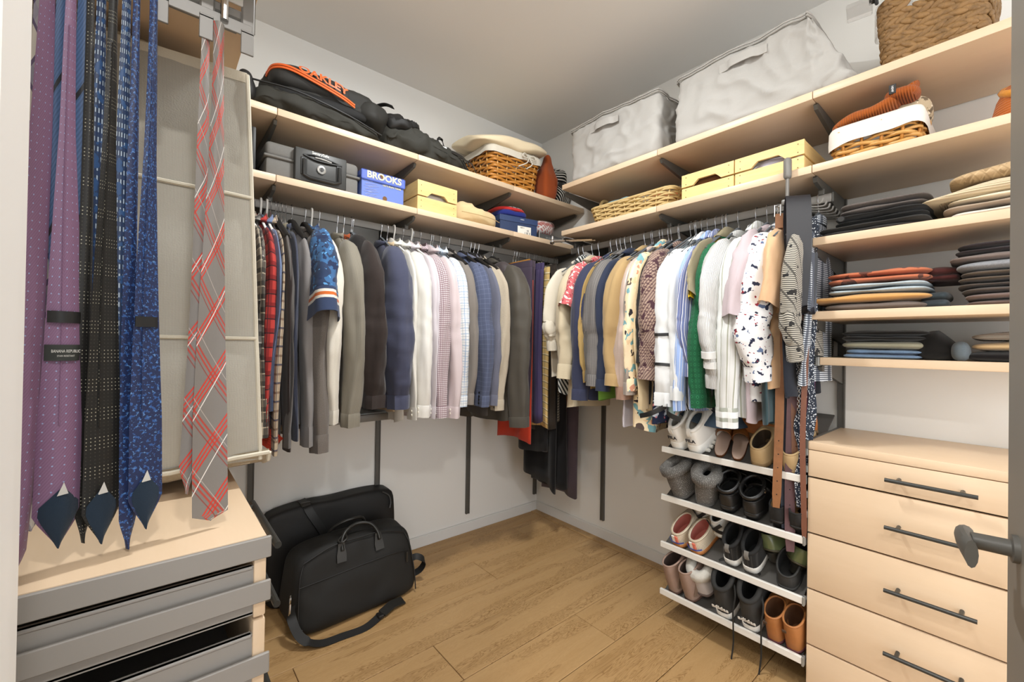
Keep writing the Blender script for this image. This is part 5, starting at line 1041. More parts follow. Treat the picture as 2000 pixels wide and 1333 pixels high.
# ================================================================ ties on the left
tr = thing('tie_rack', 'grey metal sliding tie rack under the left shelf', 'tie rack', (-2.27, -1.40, 1.765))
q = MB(); q.rbox(-.20, .192, -.012, .012, .03, .05, .004); q.tube([(-.2, -.004, .02), (.17, -.004, .02)], .010, 10); q.obj('slide', M['rackm'], tr)
for k in range(7):
    x = -.185+k*.060
    q = MB(); q.rbox(x, x+.020, -.018, -.014, -.028, .012, .001); q.rbox(x-.0, x+.020, -.018, -.006, .008, .014, .001); q.obj('tie_tab', M['rackm'], tr, 0)
    q = MB(); q.rbox(x, x+.022, -.016, -.011, .012, .085, .003); q.obj('hanger_tab', M['rackm'], tr, 0)
MB().rbox(-.20, .192, -.017, -.014, .004, .026, .001).obj('front_strip', M['rackm'], tr, 0); MB().rbox(-.20, .192, -.0155, -.012, .055, .083, .001).obj('back_strip', plain('b9b6b0', .4, .2), tr, 0)
MB().tube(bez([(-.04, -.01, .03), (-.02, -.012, -.05), (-.03, -.012, -.058), (-.09, -.012, -.052)], 14), .0035, 7).obj('pull_loop', M['rackm'], tr); MB().tube([(.150, -.02, .015), (.150, -.02, .085)], .006, 10).obj('stop_pin', M['chrome'], tr)
TX = lambda px: ip(px, [60, 100, 160, 200, 240, 262, 305, 380, 430], [-2.332, -2.313, -2.283, -2.261, -2.239, -2.227, -2.201, -2.153, -2.119])
LINING = fab('22303f', .08, 300.); SILV = fab('d9d6d0', .05, 300.)
def blade(t, x, y, ztop, zbot, w0, w1, yaw, m, name, lean=0., ly=0., tip=.045, seed=0, back=False, wav=.004):
    """one hanging tail of a tie; x,y at the top; faces -y turned by yaw"""
    rnd = random.Random(seed); ph = rnd.uniform(0, 6); n = 26; rings = []; ca, sa = math.cos(R(yaw)), math.sin(R(yaw)); L = ztop-zbot
    sl_ = [(1-.095/L)*i/20 for i in range(21)]+[1-.095/L+(.095/L)*k/8 for k in range(1, 9)]
    for i, s in enumerate(sl_):
        z = ztop-L*s; d = zbot+tip-z
        w = ip(s, [0, .06, .3, .8, 1], [w0*.8, w0*.75, w0*1.15, w1*.95, w1])
        if d > 0: w *= max(.03, 1-d/tip)
        cx = lean*s*s+wav*math.sin(s*5+ph)*s; cy = ly*s+wav*.7*math.sin(s*6+ph*2)*s; curl = .18*w*math.sin(s*4+ph)
        r = []
        for k, (a, b) in enumerate(((-1, 0), (-.5, -1), (0, -1.35), (.5, -1), (1, 0), (.5, 1), (0, .8), (-.5, 1))):
            u = a*w/2; v = b*.0032+curl*(a*a-.4)
            r.append(Vector((x+cx+u*ca-v*sa, y+cy+u*sa+v*ca, z)))
        rings.append(r)
    o = MB().loft(rings, True, True, True).obj(name, m, t, 60)
    return o, rings
def tie(label, m, tails, top=1.772, y=-1.42, extras=None):
    x0 = sum(TX(a['px']) for a in tails)/len(tails); t = thing('necktie', label, 'tie', (x0, y, 1.0), 0, 'neckties on the sliding rack'); inv = Vector((x0, y, 1.0)); first = None
    for k, a in enumerate(tails):
        o, rg = blade(t, TX(a['px']-(0 if a['px'] > 350 else 9))-x0, a.get('dy', 0.), top-1.0, a['z']-1.0, a.get('w0', .022), a.get('w', .045), a.get('yaw', 20), m, 'front_blade' if k == 0 else 'rear_blade', a.get('lean', 0.), a.get('ly', 0.), seed=label+str(k), tip=a.get('tip', .045))
        if a.get('back'):
            # seam, dark lining of the tip and white bar tack
            q = MB(); q.tube([(r[2]*.5+r[1]*.5)+Vector((0, -.0012, 0)) for r in rg[3:19]], .0011, 4); q.obj('seam', a.get('seam', m), o)
            n = len(rg); q = MB()
            rr = []
            for i in range(n-8, n): r = rg[i]; c_ = r[2]; rr.append([c_+(p-c_)*[.06, .42, .78, .8, .8, .8, .8, .8][i-n+8]+Vector((0, -.0042, 0)) for p in (r[0], r[1], r[2], r[3], r[4])])
            q.loft(rr, False); q.obj('lining', LINING, o, 60)
            r = rg[n-8]; q = MB(); c_ = r[2]+Vector((0, -.0062, 0)); q.v += [c_+Vector((-.0055, 0, -.010)), c_+Vector((.0055, -.0, -.008)), c_+Vector((.001, 0, .008))]; q.face((0, 1, 2)); q.obj('bar_tack', SILV, o, 0)
            if a.get('keeper'):
                i = 14; r = rg[i]; q = MB(); q.ribbon([r[0]+Vector((.002, -.003, 0)), r[1]+Vector((0, -.005, 0)), r[2]+Vector((0, -.005, 0)), r[3]+Vector((0, -.005, 0)), r[4]+Vector((-.002, -.003, 0))], (0, 0, 1), .016, .0016); q.obj('keeper_loop', plain('151515', .5), o, 60)
                if a.get('brand'):
                    i = 15; r = rg[i]; q = MB(); q.ribbon([r[0]+Vector((.001, -.002, -.012)), r[1]+Vector((0, -.0045, -.012)), r[2]+Vector((0, -.0045, -.012)), r[3]+Vector((0, -.0045, -.012)), r[4]+Vector((-.003, -.002, -.012))], (0, 0, 1), .022, .0014); q.obj('brand_label', plain('2b2f2c', .7), o, 60)
                    dv = (r[3]-r[1]); an = math.atan2(dv.y, dv.x); cc_ = r[2]+Vector((0, -.0062, -.010))
                    text('BANANA REPUBLIC', .0058, plain('c9c9c4'), o, cc_, (R(90), 0, an), ext=.0001, sx=.58); text('STAIN RESISTANT', .0036, plain('b9b9b4'), o, cc_+Vector((0, -.0, -.0065)), (R(90), 0, an), ext=.0001, sx=.62)
    return t
PURP = pat('80607f', [('g', 35, 330, .5, 0, '73536f', .7), ('p', 85, .085, '8fa3c8')], .5, spec=.45); STEEL = pat('4a6690', [('g', 25, 260, .5, 0, '3a5378', .8), ('g', 25, 12, .06, 0, '14161d', 1.)], .5, spec=.4)
BDOT = pat('151412', [('p', 190, .14, 'a7a290'), ('s', 'v', 24, .55, 0, '151412', .92)], .5, spec=.4); DASH = pat('22334f', [('s', 'u', 170, .36, 0, 'b9c9d8', .9), ('s', 'v', 70, .5, 0, '1d3359', .95), ('b', 60., .58, '2d5180', 2.)], .5, spec=.4)
BFLR = pat('1a2850', [('b', 190., .58, '2f5795', 1.), ('b', 240., .64, '5a86bd', 4.)], .5, spec=.45); CPL = pat('cdc6ba', [('g', 45, 16, .3, 0, '8a8692', .7), ('g', -45, 16, .3, .2, '8d889a', .7), ('g', 45, 16, .1, .1, '4c3b63', .9), ('g', -45, 16, .1, .3, '4c3b63', .9)], .55)
NVK = pat('15171f', [('g', 25, 30, .05, 0, 'b0b0b0', .8)], .5)
RPL = pat('7f7a75', [('g', 32, 17, .045, 0, 'c9382a', .95), ('g', 32, 17, .045, .09, 'c9382a', .95), ('g', 32, 17, .045, .18, 'c9382a', .95), ('g', -32, 17, .05, 0, 'b23a2c', .85), ('g', -32, 17, .05, .1, 'b23a2c', .85), ('g', -32, 17, .03, .2, '8d3a30', .8), ('g', 28, 17, .022, .55, 'ece8e2', .95), ('g', -30, 17, .02, .5, 'b3a8a0', .8)], .5, spec=.35)
tie('cream and purple plaid necktie at the far left by the door frame', CPL, [dict(px=58, z=.955, w=.07, yaw=35, w0=.02), dict(px=48, z=1.05, w=.03, yaw=20, dy=.02)], y=-1.43)
tie('black navy necktie with thin stripes behind the purple one', NVK, [dict(px=72, z=1.2, w=.04, yaw=30), dict(px=60, z=1.25, w=.03, yaw=30)], y=-1.395)
tie('purple dotted necktie showing its back with label and lining', PURP, [dict(px=86, z=.893, w=.042, yaw=40, w0=.021, lean=-.024, ly=-.03), dict(px=132, z=.935, w=.052, yaw=24, w0=.014, back=True, keeper=True, brand=True, ly=-.01, lean=.0)], y=-1.45)
tie('steel blue necktie with black dashes hanging behind the purple one', STEEL, [dict(px=108, z=1.1, w=.022, yaw=25, w0=.016), dict(px=154, z=1.06, w=.03, yaw=25, w0=.02)], y=-1.42)
tie('black necktie with tiny dots', BDOT, [dict(px=170, z=.928, w=.022, yaw=35, w0=.012, lean=.006), dict(px=213, z=.925, w=.045, yaw=30, w0=.014, back=True, lean=-.004)], y=-1.445)
tie('navy necktie with pale dashes behind the black dotted one', DASH, [dict(px=188, z=.975, w=.022, yaw=25, w0=.014), dict(px=238, z=.962, w=.028, yaw=22, w0=.014, lean=-.004)], y=-1.43)
tie('royal blue floral necktie with black keeper loop', BFLR, [dict(px=260, z=.905, w=.024, yaw=35, w0=.013), dict(px=294, z=.932, w=.044, yaw=24, w0=.014, back=True, keeper=True)], y=-1.44)
tie('grey necktie with red and white plaid lines, apart from the others', RPL, [dict(px=418, z=.915, w=.052, yaw=8, w0=.020, lean=.0, tip=.012), dict(px=391, z=.965, w=.028, yaw=25, w0=.017, dy=.008, lean=-.01)], y=-1.42)
# ================================================================ hanging canvas organiser
co_ = thing('canvas_organiser', 'grey beige canvas hanging organiser behind the ties', 'organiser', (-2.25, -1.05, .93))
CAN = pat('c3bfb4', [('s', 'u', 420, .42, 0, '8f8b80', .55), ('s', 'v', 420, .42, 0, 'a39f94', .5), ('h', 60., .1)], .9, bump=.4); CANB = fab('d3ccba', .06, 300.); CANU = fab('a89b84', .3, 200.)
def csheet(y, xr0, xr1, xl, name, m):
    rings = []; n = 22
    for i in range(n+1):
        s = i/n; z = .885-s*.86; r = []
        seam = 0.
        for k in range(4):
            seam = max(seam, math.exp(-((z-(.885-.29*k))/.012)**2))
        for j in range(13):
            u = j/12; xr = xr0+(xr1-xr0)*s; x = xl+(xr-xl)*u
            b = .010*math.sin(math.pi*((.885-z) % .29)/.29)*(1-(abs(u-.5)*2)**4)-.004*seam
            r.append(Vector((x+2.25*0, y-b+.004*noise.noise(Vector((x*9, z*7, y))), z-.028*(1-u)*(i == 0)-.0)))
        rings.append(r)
    q = MB(); q.loft(rings, False); return q.obj(name, m, co_, 180), rings
o, rg = csheet(-.155, .195, .235, -.20, 'front_panel', CAN)
csheet(.15, .19, .225, -.20, 'rear_panel', CAN)
q = MB(); q.tube([r[-1]+Vector((.0, -.001, 0)) for r in rg], .0045, 6); q.obj('edge_binding', CANB, co_); q = MB(); q.ribbon([p+Vector((0, -.002, -.008)) for p in rg[0]], (0, 0, 1), .022, .003); q.obj('top_binding', CANB, co_, 60)
for k in (1, 2):
    i = min(range(len(rg)), key=lambda i: abs(rg[i][0].z-(.885-.29*k))); q = MB(); q.tube([p+Vector((0, -.003, 0)) for p in rg[i]], .0042, 6); q.obj('seam_ridge', CANB, co_)
q = MB(); rr = []
for y, dz in ((-.158, .022), (-.15, .004), (-.10, -.012), (.0, -.02), (.10, -.012), (.15, .01)): rr.append([Vector((-.2+(.44)*u/8+.012*(u == 8), y, dz+.012*(u/8)+.006*math.sin(u))) for u in range(9)])
q.loft(rr, False); q.loft([[p+Vector((0, 0, .008)) for p in r] for r in rr], False); q.obj('bottom_panel', CANU, co_, 180)
MB().tube([r[-1] for r in rr], .005, 6).obj('edge_binding', CANB, co_); MB().tube([p+Vector((0, -.002, 0)) for p in rr[0]], .005, 6).obj('edge_binding', CANB, co_)
for k in range(3):
    z = .885-.29*k-.29+.005; q = MB(); q.rbox(-.2, .19+.013*k, -.15, .145, z-.003, z+.003, .001); q.obj('shelf_panel', CANU, co_, 0)
MB().rbox(-.2, .185, -.15, .145, .875, .882, .001).obj('top_panel', CANU, co_, 0)
for xx in (-.12, .10): MB().ribbon([(xx, 0, .88), (xx, 0, .915)], (1, 0, 0), .03, .002).obj('hanging_loop', CANB, co_, 0)
# ================================================================ bags on the floor
fb = thing('weekender_bag', 'black fabric weekender bag with leather handles on the floor', 'bag', (-1.475, -.295, 0), R(3.))
BK = fab('1d1c1a', .08, 300., .68, .2, .0, None, 'Object', .35, big=.1); LE = plain('242320', .38, spec=.5)
def wkf(p):
    s = max(0, min(1, p.z/.32)); k = 1-.09*s**1.6; px = p.x*k; py = p.y*(1-.42*s**1.5)
    p2 = Vector((px, py+.012*s, p.z-.012*abs(p.x/.29)**2.5*s)); d = noise.noise(p*7)*.007+noise.noise(p*15)*.003
    return p2+Vector((0, -d, d))
MB().blob((0, 0, .165), .288, .145, .165, 7., 28, 0, flat=.001, fn=wkf).obj('body', BK, fb, 180)
for s_ in (-1, 1):
    q = MB(); q.tube(bez([wkf(Vector((s_*.268, -.134, .02))), wkf(Vector((s_*.270, -.135, .12))), wkf(Vector((s_*.268, -.135, .24))), wkf(Vector((s_*.248, -.128, .305)))], 20), .003, 5); q.obj('piping', NYD, fb)
MB().tube(bez([wkf(Vector((x, -.146, .327-.03*abs(x/.26)**4))) for x in (-.26, -.13, 0, .13, .26)], 24), .003, 5).obj('piping', NYD, fb)
MB().tube(bez([wkf(Vector((x, -.148, .215+.01*x))) for x in (-.275, -.14, 0, .14, .255)], 24), .0022, 5).obj('pocket_zip', NYD, fb)
p = wkf(Vector((.235, -.152, .20))); MB().rbox(p.x-.005, p.x+.005, p.y-.008, p.y-.004, p.z-.035, p.z+.012, .001).obj('zip_pull', LE, fb)
HY_ = -.10
for sy in (-1, 1):
    q = MB(); y0 = -.095 if sy < 0 else .09
    q.tube(bez([(-.08, y0, .30), (-.075, y0*.75-.0, .335), (-.045, y0*.5, .365), (.01, y0*.35, .378), (.065, y0*.5, .368), (.09, y0*.75, .335), (.095, y0, .30)], 30), .0075, 8); q.obj('handle', LE, fb, 180)
    if sy < 0:
        for x in (-.09, .10):
            pts = [wkf(Vector((x*1.0, -.150, z)))+Vector((0, -.004, 0)) for z in (.255, .285, .31, .328)]; MB().ribbon(pts, (1, 0, 0), lambda t_: .042 if t_ < .55 else .030, .004).obj('handle_tab', LE, fb, 60)
q = MB(); q.tube(bez([(-.055, -.06, .355), (-.06, -.09, .35), (-.085, -.095, .338), (-.09, -.07, .34), (-.065, -.055, .352)], 16), .004, 6); q.obj('handle_wrap', LE, fb)
MB().ribbon(bez([(-.20, -.02, .31), (0, .0, .335), (.2, -.02, .31)], 14), (0, 1, 0), .03, .002).obj('top_zip', NYD, fb, 60)
q = MB(); q.ribbon(bez([(-.285, -.09, .135), (-.292, -.13, .10), (-.27, -.175, .045), (-.21, -.205, .012), (-.12, -.215, .006), (-.03, -.225, .005), (.05, -.20, .012), (.12, -.175, .02), (.18, -.165, .010)], 50), lambda t_: (.3, .6, .7) if t_ < .3 else (.2, 1, .25), .034, .003); q.obj('shoulder_strap', NYD, fb, 60)
MB().ribbon([(.06, -.198, .016), (.12, -.178, .024), (.18, -.167, .014)], (.2, 1, .3), .042, .007).obj('shoulder_pad', LE, fb, 60)
MB().rbox(.035, .06, -.22, -.185, .008, .022, .003).obj('buckle', M['blk_pl'], fb)
MB().ribbon(bez([(.275, -.02, .03), (.33, -.06, .06), (.345, -.08, .11), (.31, -.07, .14), (.28, -.05, .13)], 20), (0, .5, .8), .03, .003).obj('strap_loop', NYD, fb, 60)
q = MB(); q.tube(bez([(-.292, -.095, .175), (-.296, -.11, .16), (-.296, -.12, .18), (-.292, -.105, .19), (-.29, -.095, .175)], 16), .003, 6); q.tube(bez([(-.295, -.11, .16), (-.298, -.115, .125), (-.296, -.10, .105), (-.292, -.11, .095)], 14), .004, 6); q.obj('hook', M['chrome'], fb)
MB().rbox(-.282, -.258, -.151, -.147, .03, .06, .001).obj('logo_tag', LE, fb, 0); text('TUMI', .008, plain('d8d8d8'), fb, (-.27, -.1518, .045), (R(90), R(90), 0))
gb2 = thing('suit_carrier', 'black folded suit carrier leaning on the wall behind the weekender bag', 'bag', (-1.49, -.085, 0), R(2))
def scf(p): s = p.z/.44; return Vector((p.x, p.y+.03*s+.01*noise.noise(p*6), p.z+.01*noise.noise(p*8+Vector((3, 0, 0)))-.04*max(0, (-p.x-.1))*s))
MB().blob((0, 0, .215), .315, .06, .222, 9., 22, 0, flat=.001, fn=scf).obj('body', fab('171615', .08, 300., .6, .2, .0, None, 'Object', .4, big=.1), gb2, 180)
MB().tube(bez([(.24, -.03, .42), (.275, -.035, .395), (.285, -.04, .36), (.275, -.05, .33)], 16), .005, 6).obj('piping', plain('2c2b29', .5), gb2)
MB().ribbon(bez([(-.14, .06, .44), (-.14, -.01, .435), (-.125, -.035, .40), (-.08, -.045, .32), (-.06, -.05, .28)], 16), (1, 0, .2), .036, .003).obj('strap', plain('121211', .5), gb2, 60); MB().rbox(-.162, -.118, -.02, .005, .428, .446, .003).obj('buckle', M['blk_pl'], gb2)
MB().rbox(-.318, -.312, -.04, -.028, .16, .19, .002).obj('zip_pull', M['chrome'], gb2); MB().tube([(-.316, -.02, .27), (-.317, -.02, .31)], .004, 6).obj('zip_pull', M['blk_pl'], gb2)
# red sleeve hem showing below the canvas
rs = thing('red_scarf', 'red ribbed scarf end showing beside the canvas organiser', 'scarf', (-1.89, -.52, .86)); MB().ribbon(bez([(-.06, 0, .10), (-.03, 0, .04), (.02, 0, .0), (.045, 0, -.025)], 12), (.6, 0, .8), .06, .012).obj('cloth', fab('c8432f', .1, rib=('u', 150.)), rs, 60)
# ================================================================ belt rack and belts
br = thing('belt_rack', 'grey sliding belt rack with rows of hooks at the end of the right rail', 'belt rack', (-.31, -1.795, 1.735))
q = MB(); q.rbox(-.15, .16, -.009, .009, .008, .03, .003); q.obj('slide', M['rackm'], br)
q = MB(); q.tube([(-.14, .03, .02), (-.14, .03, .13)], .006, 8); q.obj('stem', M['rackm'], br); MB().rbox(-.165, -.115, .018, .042, .008, .028, .004, 2).obj('clip', M['rackm'], br)
MB().rbox(-.155, -.125, .017, .043, .105, .185, .013, 3).obj('pull_grip', M['rackm'], br)
for k in range(7):
    x = -.12+.042*k
    for s_ in (-1, 1): MB().tube(bez([(x, 0, .012), (x, s_*.045, .002), (x, s_*.068, .002), (x, s_*.074, .016)], 12), .0033, 6).obj('hook', M['rackm'], br)
def belt(label, m, x, y, ztop, zbot, w, m2=None, buckle='frame', yaw=20., wav=.004, end=.012, name='belt', lean=(0, 0), th=.003, holes=False):
    t = thing(name, label, 'belt', (x, y, ztop), R(yaw), 'belts on the sliding rack'); L = ztop-zbot; rnd = random.Random(label); ph = rnd.uniform(0, 6)
    pth = [Vector((wav*math.sin(s*7+ph)+lean[0]*s, wav*math.sin(s*5+ph*2)*1.2+lean[1]*s, -.02-(L-.02)*s)) for s in [i/22 for i in range(23)]]
    MB().ribbon(pth, (1, 0, 0), lambda s: w if s < .985 else w*.75, th).obj('strap', m, t, 60)
    if buckle == 'frame':
        q = MB(); q.tube([(-w*.65, 0, -.03), (-w*.65, 0, .012), (w*.65, 0, .012), (w*.65, 0, -.03)], .0026, 6, True); q.tube([(0, 0, -.03), (0, -.002, .012)], .002, 6); q.obj('buckle', M['chrome'], t)
    q = MB(); q.ribbon([Vector((0, -.004, -.03)), Vector((0, -.005, -.075))], (1, 0, 0), w*1.15, .005); q.obj('keeper', m2 or m, t, 60)
    if holes:
        q = MB()
        for k in range(5): pp = pth[-2-k*1]; q.lathe([(0, 0), (.0022, 0), (.0022, -.0006), (0, -.0006)][::-1], 7, pp+Vector((0, -th*.55, 0)), 'y')
        q.obj('holes', plain('120d0a', .9), t, 0)
    return t
TAN = plain('835530', .55, var=.2, sc=60.); BRN = plain('6b4630', .55, var=.15, sc=60.); NVB = plain('2b3442', .45, var=.1); PLB = plain('55393c', .6, var=.15, sc=80.); BLB = plain('1c1b1b', .4)
belt('tan suede belt, front of the belt rack', TAN, -.455, -1.745, 1.74, .645, .028, yaw=-70, buckle='frame', lean=(0, .0), holes=True)
belt('dark navy leather belt hanging behind the tan suede belt', NVB, -.43, -1.752, 1.74, .565, .034, yaw=-62, lean=(.012, 0), holes=True)
belt('plum brown stitched belt, lowest tip of all belts', PLB, -.435, -1.775, 1.74, .49, .032, yaw=-62, lean=(.01, -.0), holes=True)
belt('brown perforated leather belt in the middle of the rack', BRN, -.42, -1.79, 1.73, .74, .028, yaw=-60, holes=True)
belt('narrow black leather belt near the brown perforated belt', BLB, -.40, -1.775, 1.73, .70, .024, yaw=-50)
belt('cognac stitched belt beside the drawer chest', plain('673c28', .5, var=.15, sc=60.), -.44, -1.822, 1.40, .56, .017, yaw=-70, buckle=None)
t = thing('wide_sash', 'black satin obi sash looped over the belt rack', 'sash', (-.465, -1.80, 1.765), R(-60)); SAT = fab('1a1a20', .05, 300., .45, .15, .0, None, 'UV', .5)
q = MB(); q.ribbon(bez([(.02, .03, -.30), (.0, .02, -.1), (0, .0, -.005), (0, -.02, -.03), (.0, -.03, -.2), (-.01, -.028, -.385), (.005, -.012, -.40), (.02, .0, -.37), (.03, .01, -.2)], 44), lambda s: (1, .1*math.sin(s*9), 0), .075, .004); q.obj('sash_band', SAT, t, 60)
q = MB(); q.ribbon(bez([(.03, .03, -.15), (.045, .02, -.3), (.04, .0, -.40), (.03, -.01, -.38), (.035, 0, -.2)], 24), (1, .3, 0), .045, .004); q.obj('sash_tail', fab('343742', .05, 300., .4, .15, .0, None, 'UV', .5), t, 60)
t = thing('concho_belt', 'chain belt with round silver concho buckle', 'belt', (-.44, -1.805, 1.345), R(-70), 'belts on the sliding rack')
q = MB(); q.lathe([(0, -.008), (.012, -.008), (.014, -.004), (.019, -.004), (.021, -.007), (.025, -.005), (.027, 0), (.025, .002), (0, .002)], 26, (0, 0, 0), 'y'); q.obj('concho', M['chrome'], t)
q = MB(); q.tube([(0, -.009, -.005), (.006, -.009, 0), (0, -.009, .005), (-.006, -.009, 0)], .0012, 5, True); q.obj('stone', plain('5d5f62', .2, .6), t)
q = MB()
for k in range(34):
    b0 = len(q.v); q.tube([(.0045*math.cos(a*6.2832/8), 0, .0065*math.sin(a*6.2832/8)) for a in range(8)], .0012, 4, True); q.xf(Matrix.Translation((0, 0, -.032-k*.0095)) @ Matrix.Rotation(R(90*(k % 2)), 4, 'Z'), b0)
o = q.obj('chain', M['chrome'], t, 180); o['kind'] = 'stuff'
BEAD = pat('1d2431', [('d', 170, .33, 'cfd2d6'), ('d', 120, .18, '5d6a80')], .35)
for k, (x, y, zt_, zb) in enumerate(((-.40, -1.83, 1.70, .80), (-.425, -1.808, 1.33, .66))):
    t = thing('beaded_belt', ['navy beaded belt hanging behind the shelf end', 'navy beaded belt with silver beads beside the chain belt'][k], 'belt', (x, y, zt_), R(-65), 'belts on the sliding rack')
    MB().ribbon([Vector((.006*math.sin(i*.8), .006*math.sin(i*.5), -(zt_-zb)*i/24)) for i in range(25)], (1, 0, 0), lambda s: .026+.006*math.sin(s*25), .006).obj('bead_band', BEAD, t, 60)
t = thing('fringe_belt', 'magenta purple fringe cord belt against the wall', 'belt', (-.28, -1.80, 1.72), R(-80), 'belts on the sliding rack'); q = MB()
rnd = random.Random(3)
for k in range(9): a = rnd.uniform(-.014, .014); q.tube(bez([(0, 0, 0), (a*.6, a*.3, -.3), (a*1.1, rnd.uniform(-.01, .01), -.55), (a*.9, a*.4, -.82), (a*.3, 0, -.90+rnd.uniform(-.02, .03))], 20), .0022, 4)
o = q.obj('cords', pat('5c2c4c', [('s', 'v', 14, .5, 0, '6f3a5a', .8)], .7), t, 180); o['kind'] = 'stuff'
t = thing('fringe_belt', 'black cord belt looped behind the right shelf bracket', 'belt', (-.22, -1.80, 1.72), R(-80), 'belts on the sliding rack'); q = MB()
for k in range(6): a = -.012+.005*k; q.tube(bez([(a, 0, 0), (a*1.3, .004, -.2), (a*1.1, -.004, -.36)], 12), .0018, 4)
o = q.obj('cords', plain('232220', .6), t, 180); o['kind'] = 'stuff'
# ================================================================ shoes
def shoe(name, label, k, y, m, L=.25, Wd=.092, heel=.075, front=.09, sole=.022, solem=None, x0=-.418, yaw=0., op=(.26, .22, .30), lin='3a3835', collar=None, collr=.005, heelrise=0., toe=.85, laces=None, cat='shoe', grp='shoes on the sloping shelves', lift=0., tilt=None, roll=0., flat=False, vamp=1., pull=None, bulge=.0, heelblock=None):
    """heel at the shelf lip, toe up the slope"""
    t = thing(name, label, cat, (x0, y, pan_z(k, x0)+.003+lift), 0, grp, rot=(R(roll), -(PAN if tilt is None else R(tilt)), R(yaw)))
    n = 36; xo, la, lw_ = op[0]*L, op[1]*L, op[2]*Wd
    def outl(a, f=1.):
        xx = (1-math.cos(a))/2; w = ip(xx, [0, .12, .4, .7, .9, 1], [.90, .90, .84, 1., .95*toe+.05, toe]); return Vector((L/2+(xx-.5)*L*f, math.copysign(abs(math.sin(a))**.54, math.sin(a))*Wd/2*w*f, 0))
    def opn(a):
        return Vector((xo-la*math.cos(a), lw_*math.copysign(abs(math.sin(a))**.85, math.sin(a)), 0))
    hr = lambda x: heelrise*max(0, 1-x/(L*.62))**1.0 if heelrise else 0.
    rings = []; NL = 9
    for i in range(NL+1):
        u = i/NL; f = 1-math.cos(u*math.pi/2); zf = math.sin(u*math.pi/2)**vamp; r = []
        for j in range(n):
            a = 6.28318*j/n; A, B = outl(a), opn(a); zr = heel+(front-heel)*(1-math.cos(a))/2; p = A.lerp(B, f); w = 1+bulge*math.sin(u*math.pi); p.y *= w
            p.z = sole+hr(p.x)+(zr-0)*zf; r.append(p)
        rings.append(r)
    up = MB().loft(rings, True, False, False).obj('upper', m, t, 70)
    rim = rings[-1]; MB().tube(rim, collr, 6, True).obj('collar', collar or m, t, 180)
    ins = []; c_ = sum(rim, Vector())/n
    for f, zz in ((.97, 0), (.93, .25), (.92, .6), (.9, 1.)): ins.append([Vector((c_.x+(p.x-c_.x)*f, c_.y+(p.y-c_.y)*f, p.z+(sole+hr(p.x)+.004-p.z)*zz)) for p in rim])
    MB().loft(ins, True, False, True).obj('lining', plain(lin, .9) if isinstance(lin, str) else lin, t, 70)
    q = MB(); so = []
    for f, z in ((.97, 0.), (1.02, .004), (1.035, sole*.6), (1.02, sole), (.97, sole+.002)):
        so.append([Vector((p.x, p.y, z+hr(p.x))) for p in (outl(6.28318*j/n, f) for j in range(n))])
    q.loft(so, True, True, True); q.obj('sole', solem or plain('2a2826', .7), t, 60)
    if heelrise:
        q = MB(); q.loft([[Vector((L*.11+L*.10*s*math.cos(6.28318*j/14), Wd*.30*s*math.sin(6.28318*j/14), z)) for j in range(14)] for s, z in ((.8, 0), (.82, heelrise*.5), (1.05, heelrise*.82+sole*.3))], True, True, True); q.obj('heel', heelblock or solem or plain('2a2826', .6), t, 60)
    if laces:
        q = MB(); xv = xo+la
        for kk in range(4):
            x = xv+.012+kk*.017; i = min(range(n), key=lambda j: 0); zc = sole+front*math.sqrt(max(0, 1-((x-xv)/(L*.99-xv))**2))*1.0
            q.tube(bez([(x, -.024, zc-.008), (x+.004, 0, zc+.005), (x, .024, zc-.008)], 8), .0026, 5)
        for s_ in (-1, 1): q.tube(bez([(xv+.01, 0, sole+front+.002), (xv+.0, s_*.022, sole+front+.012), (xv+.018, s_*.038, sole+front-.004), (xv+.012, s_*.012, sole+front)], 14), .0026, 5)
        q.obj('laces', laces, t, 180)
    if pull: MB().ribbon([(-.003, 0, sole+heel*.7), (-.006, 0, sole+heel+.004), (.006, 0, sole+heel+.016)], (0, 1, 0), .016, .003).obj('pull_tab', pull, t, 60)
    return t
def stext(t, s, size, m, z, sole=.0, dx=-.0045, sx=1.): text(s, size, m, t, (dx, 0, z), (R(90), 0, R(-90)), bold=.0006, sx=sx)
WHT = plain('e9e6df', .55, var=.03); BLK = plain('1b1a19', .5, var=.1); BLKS = plain('1c1b1a', .9, var=.2, sc=80.); DGR = plain('2c2b29', .75, var=.1)
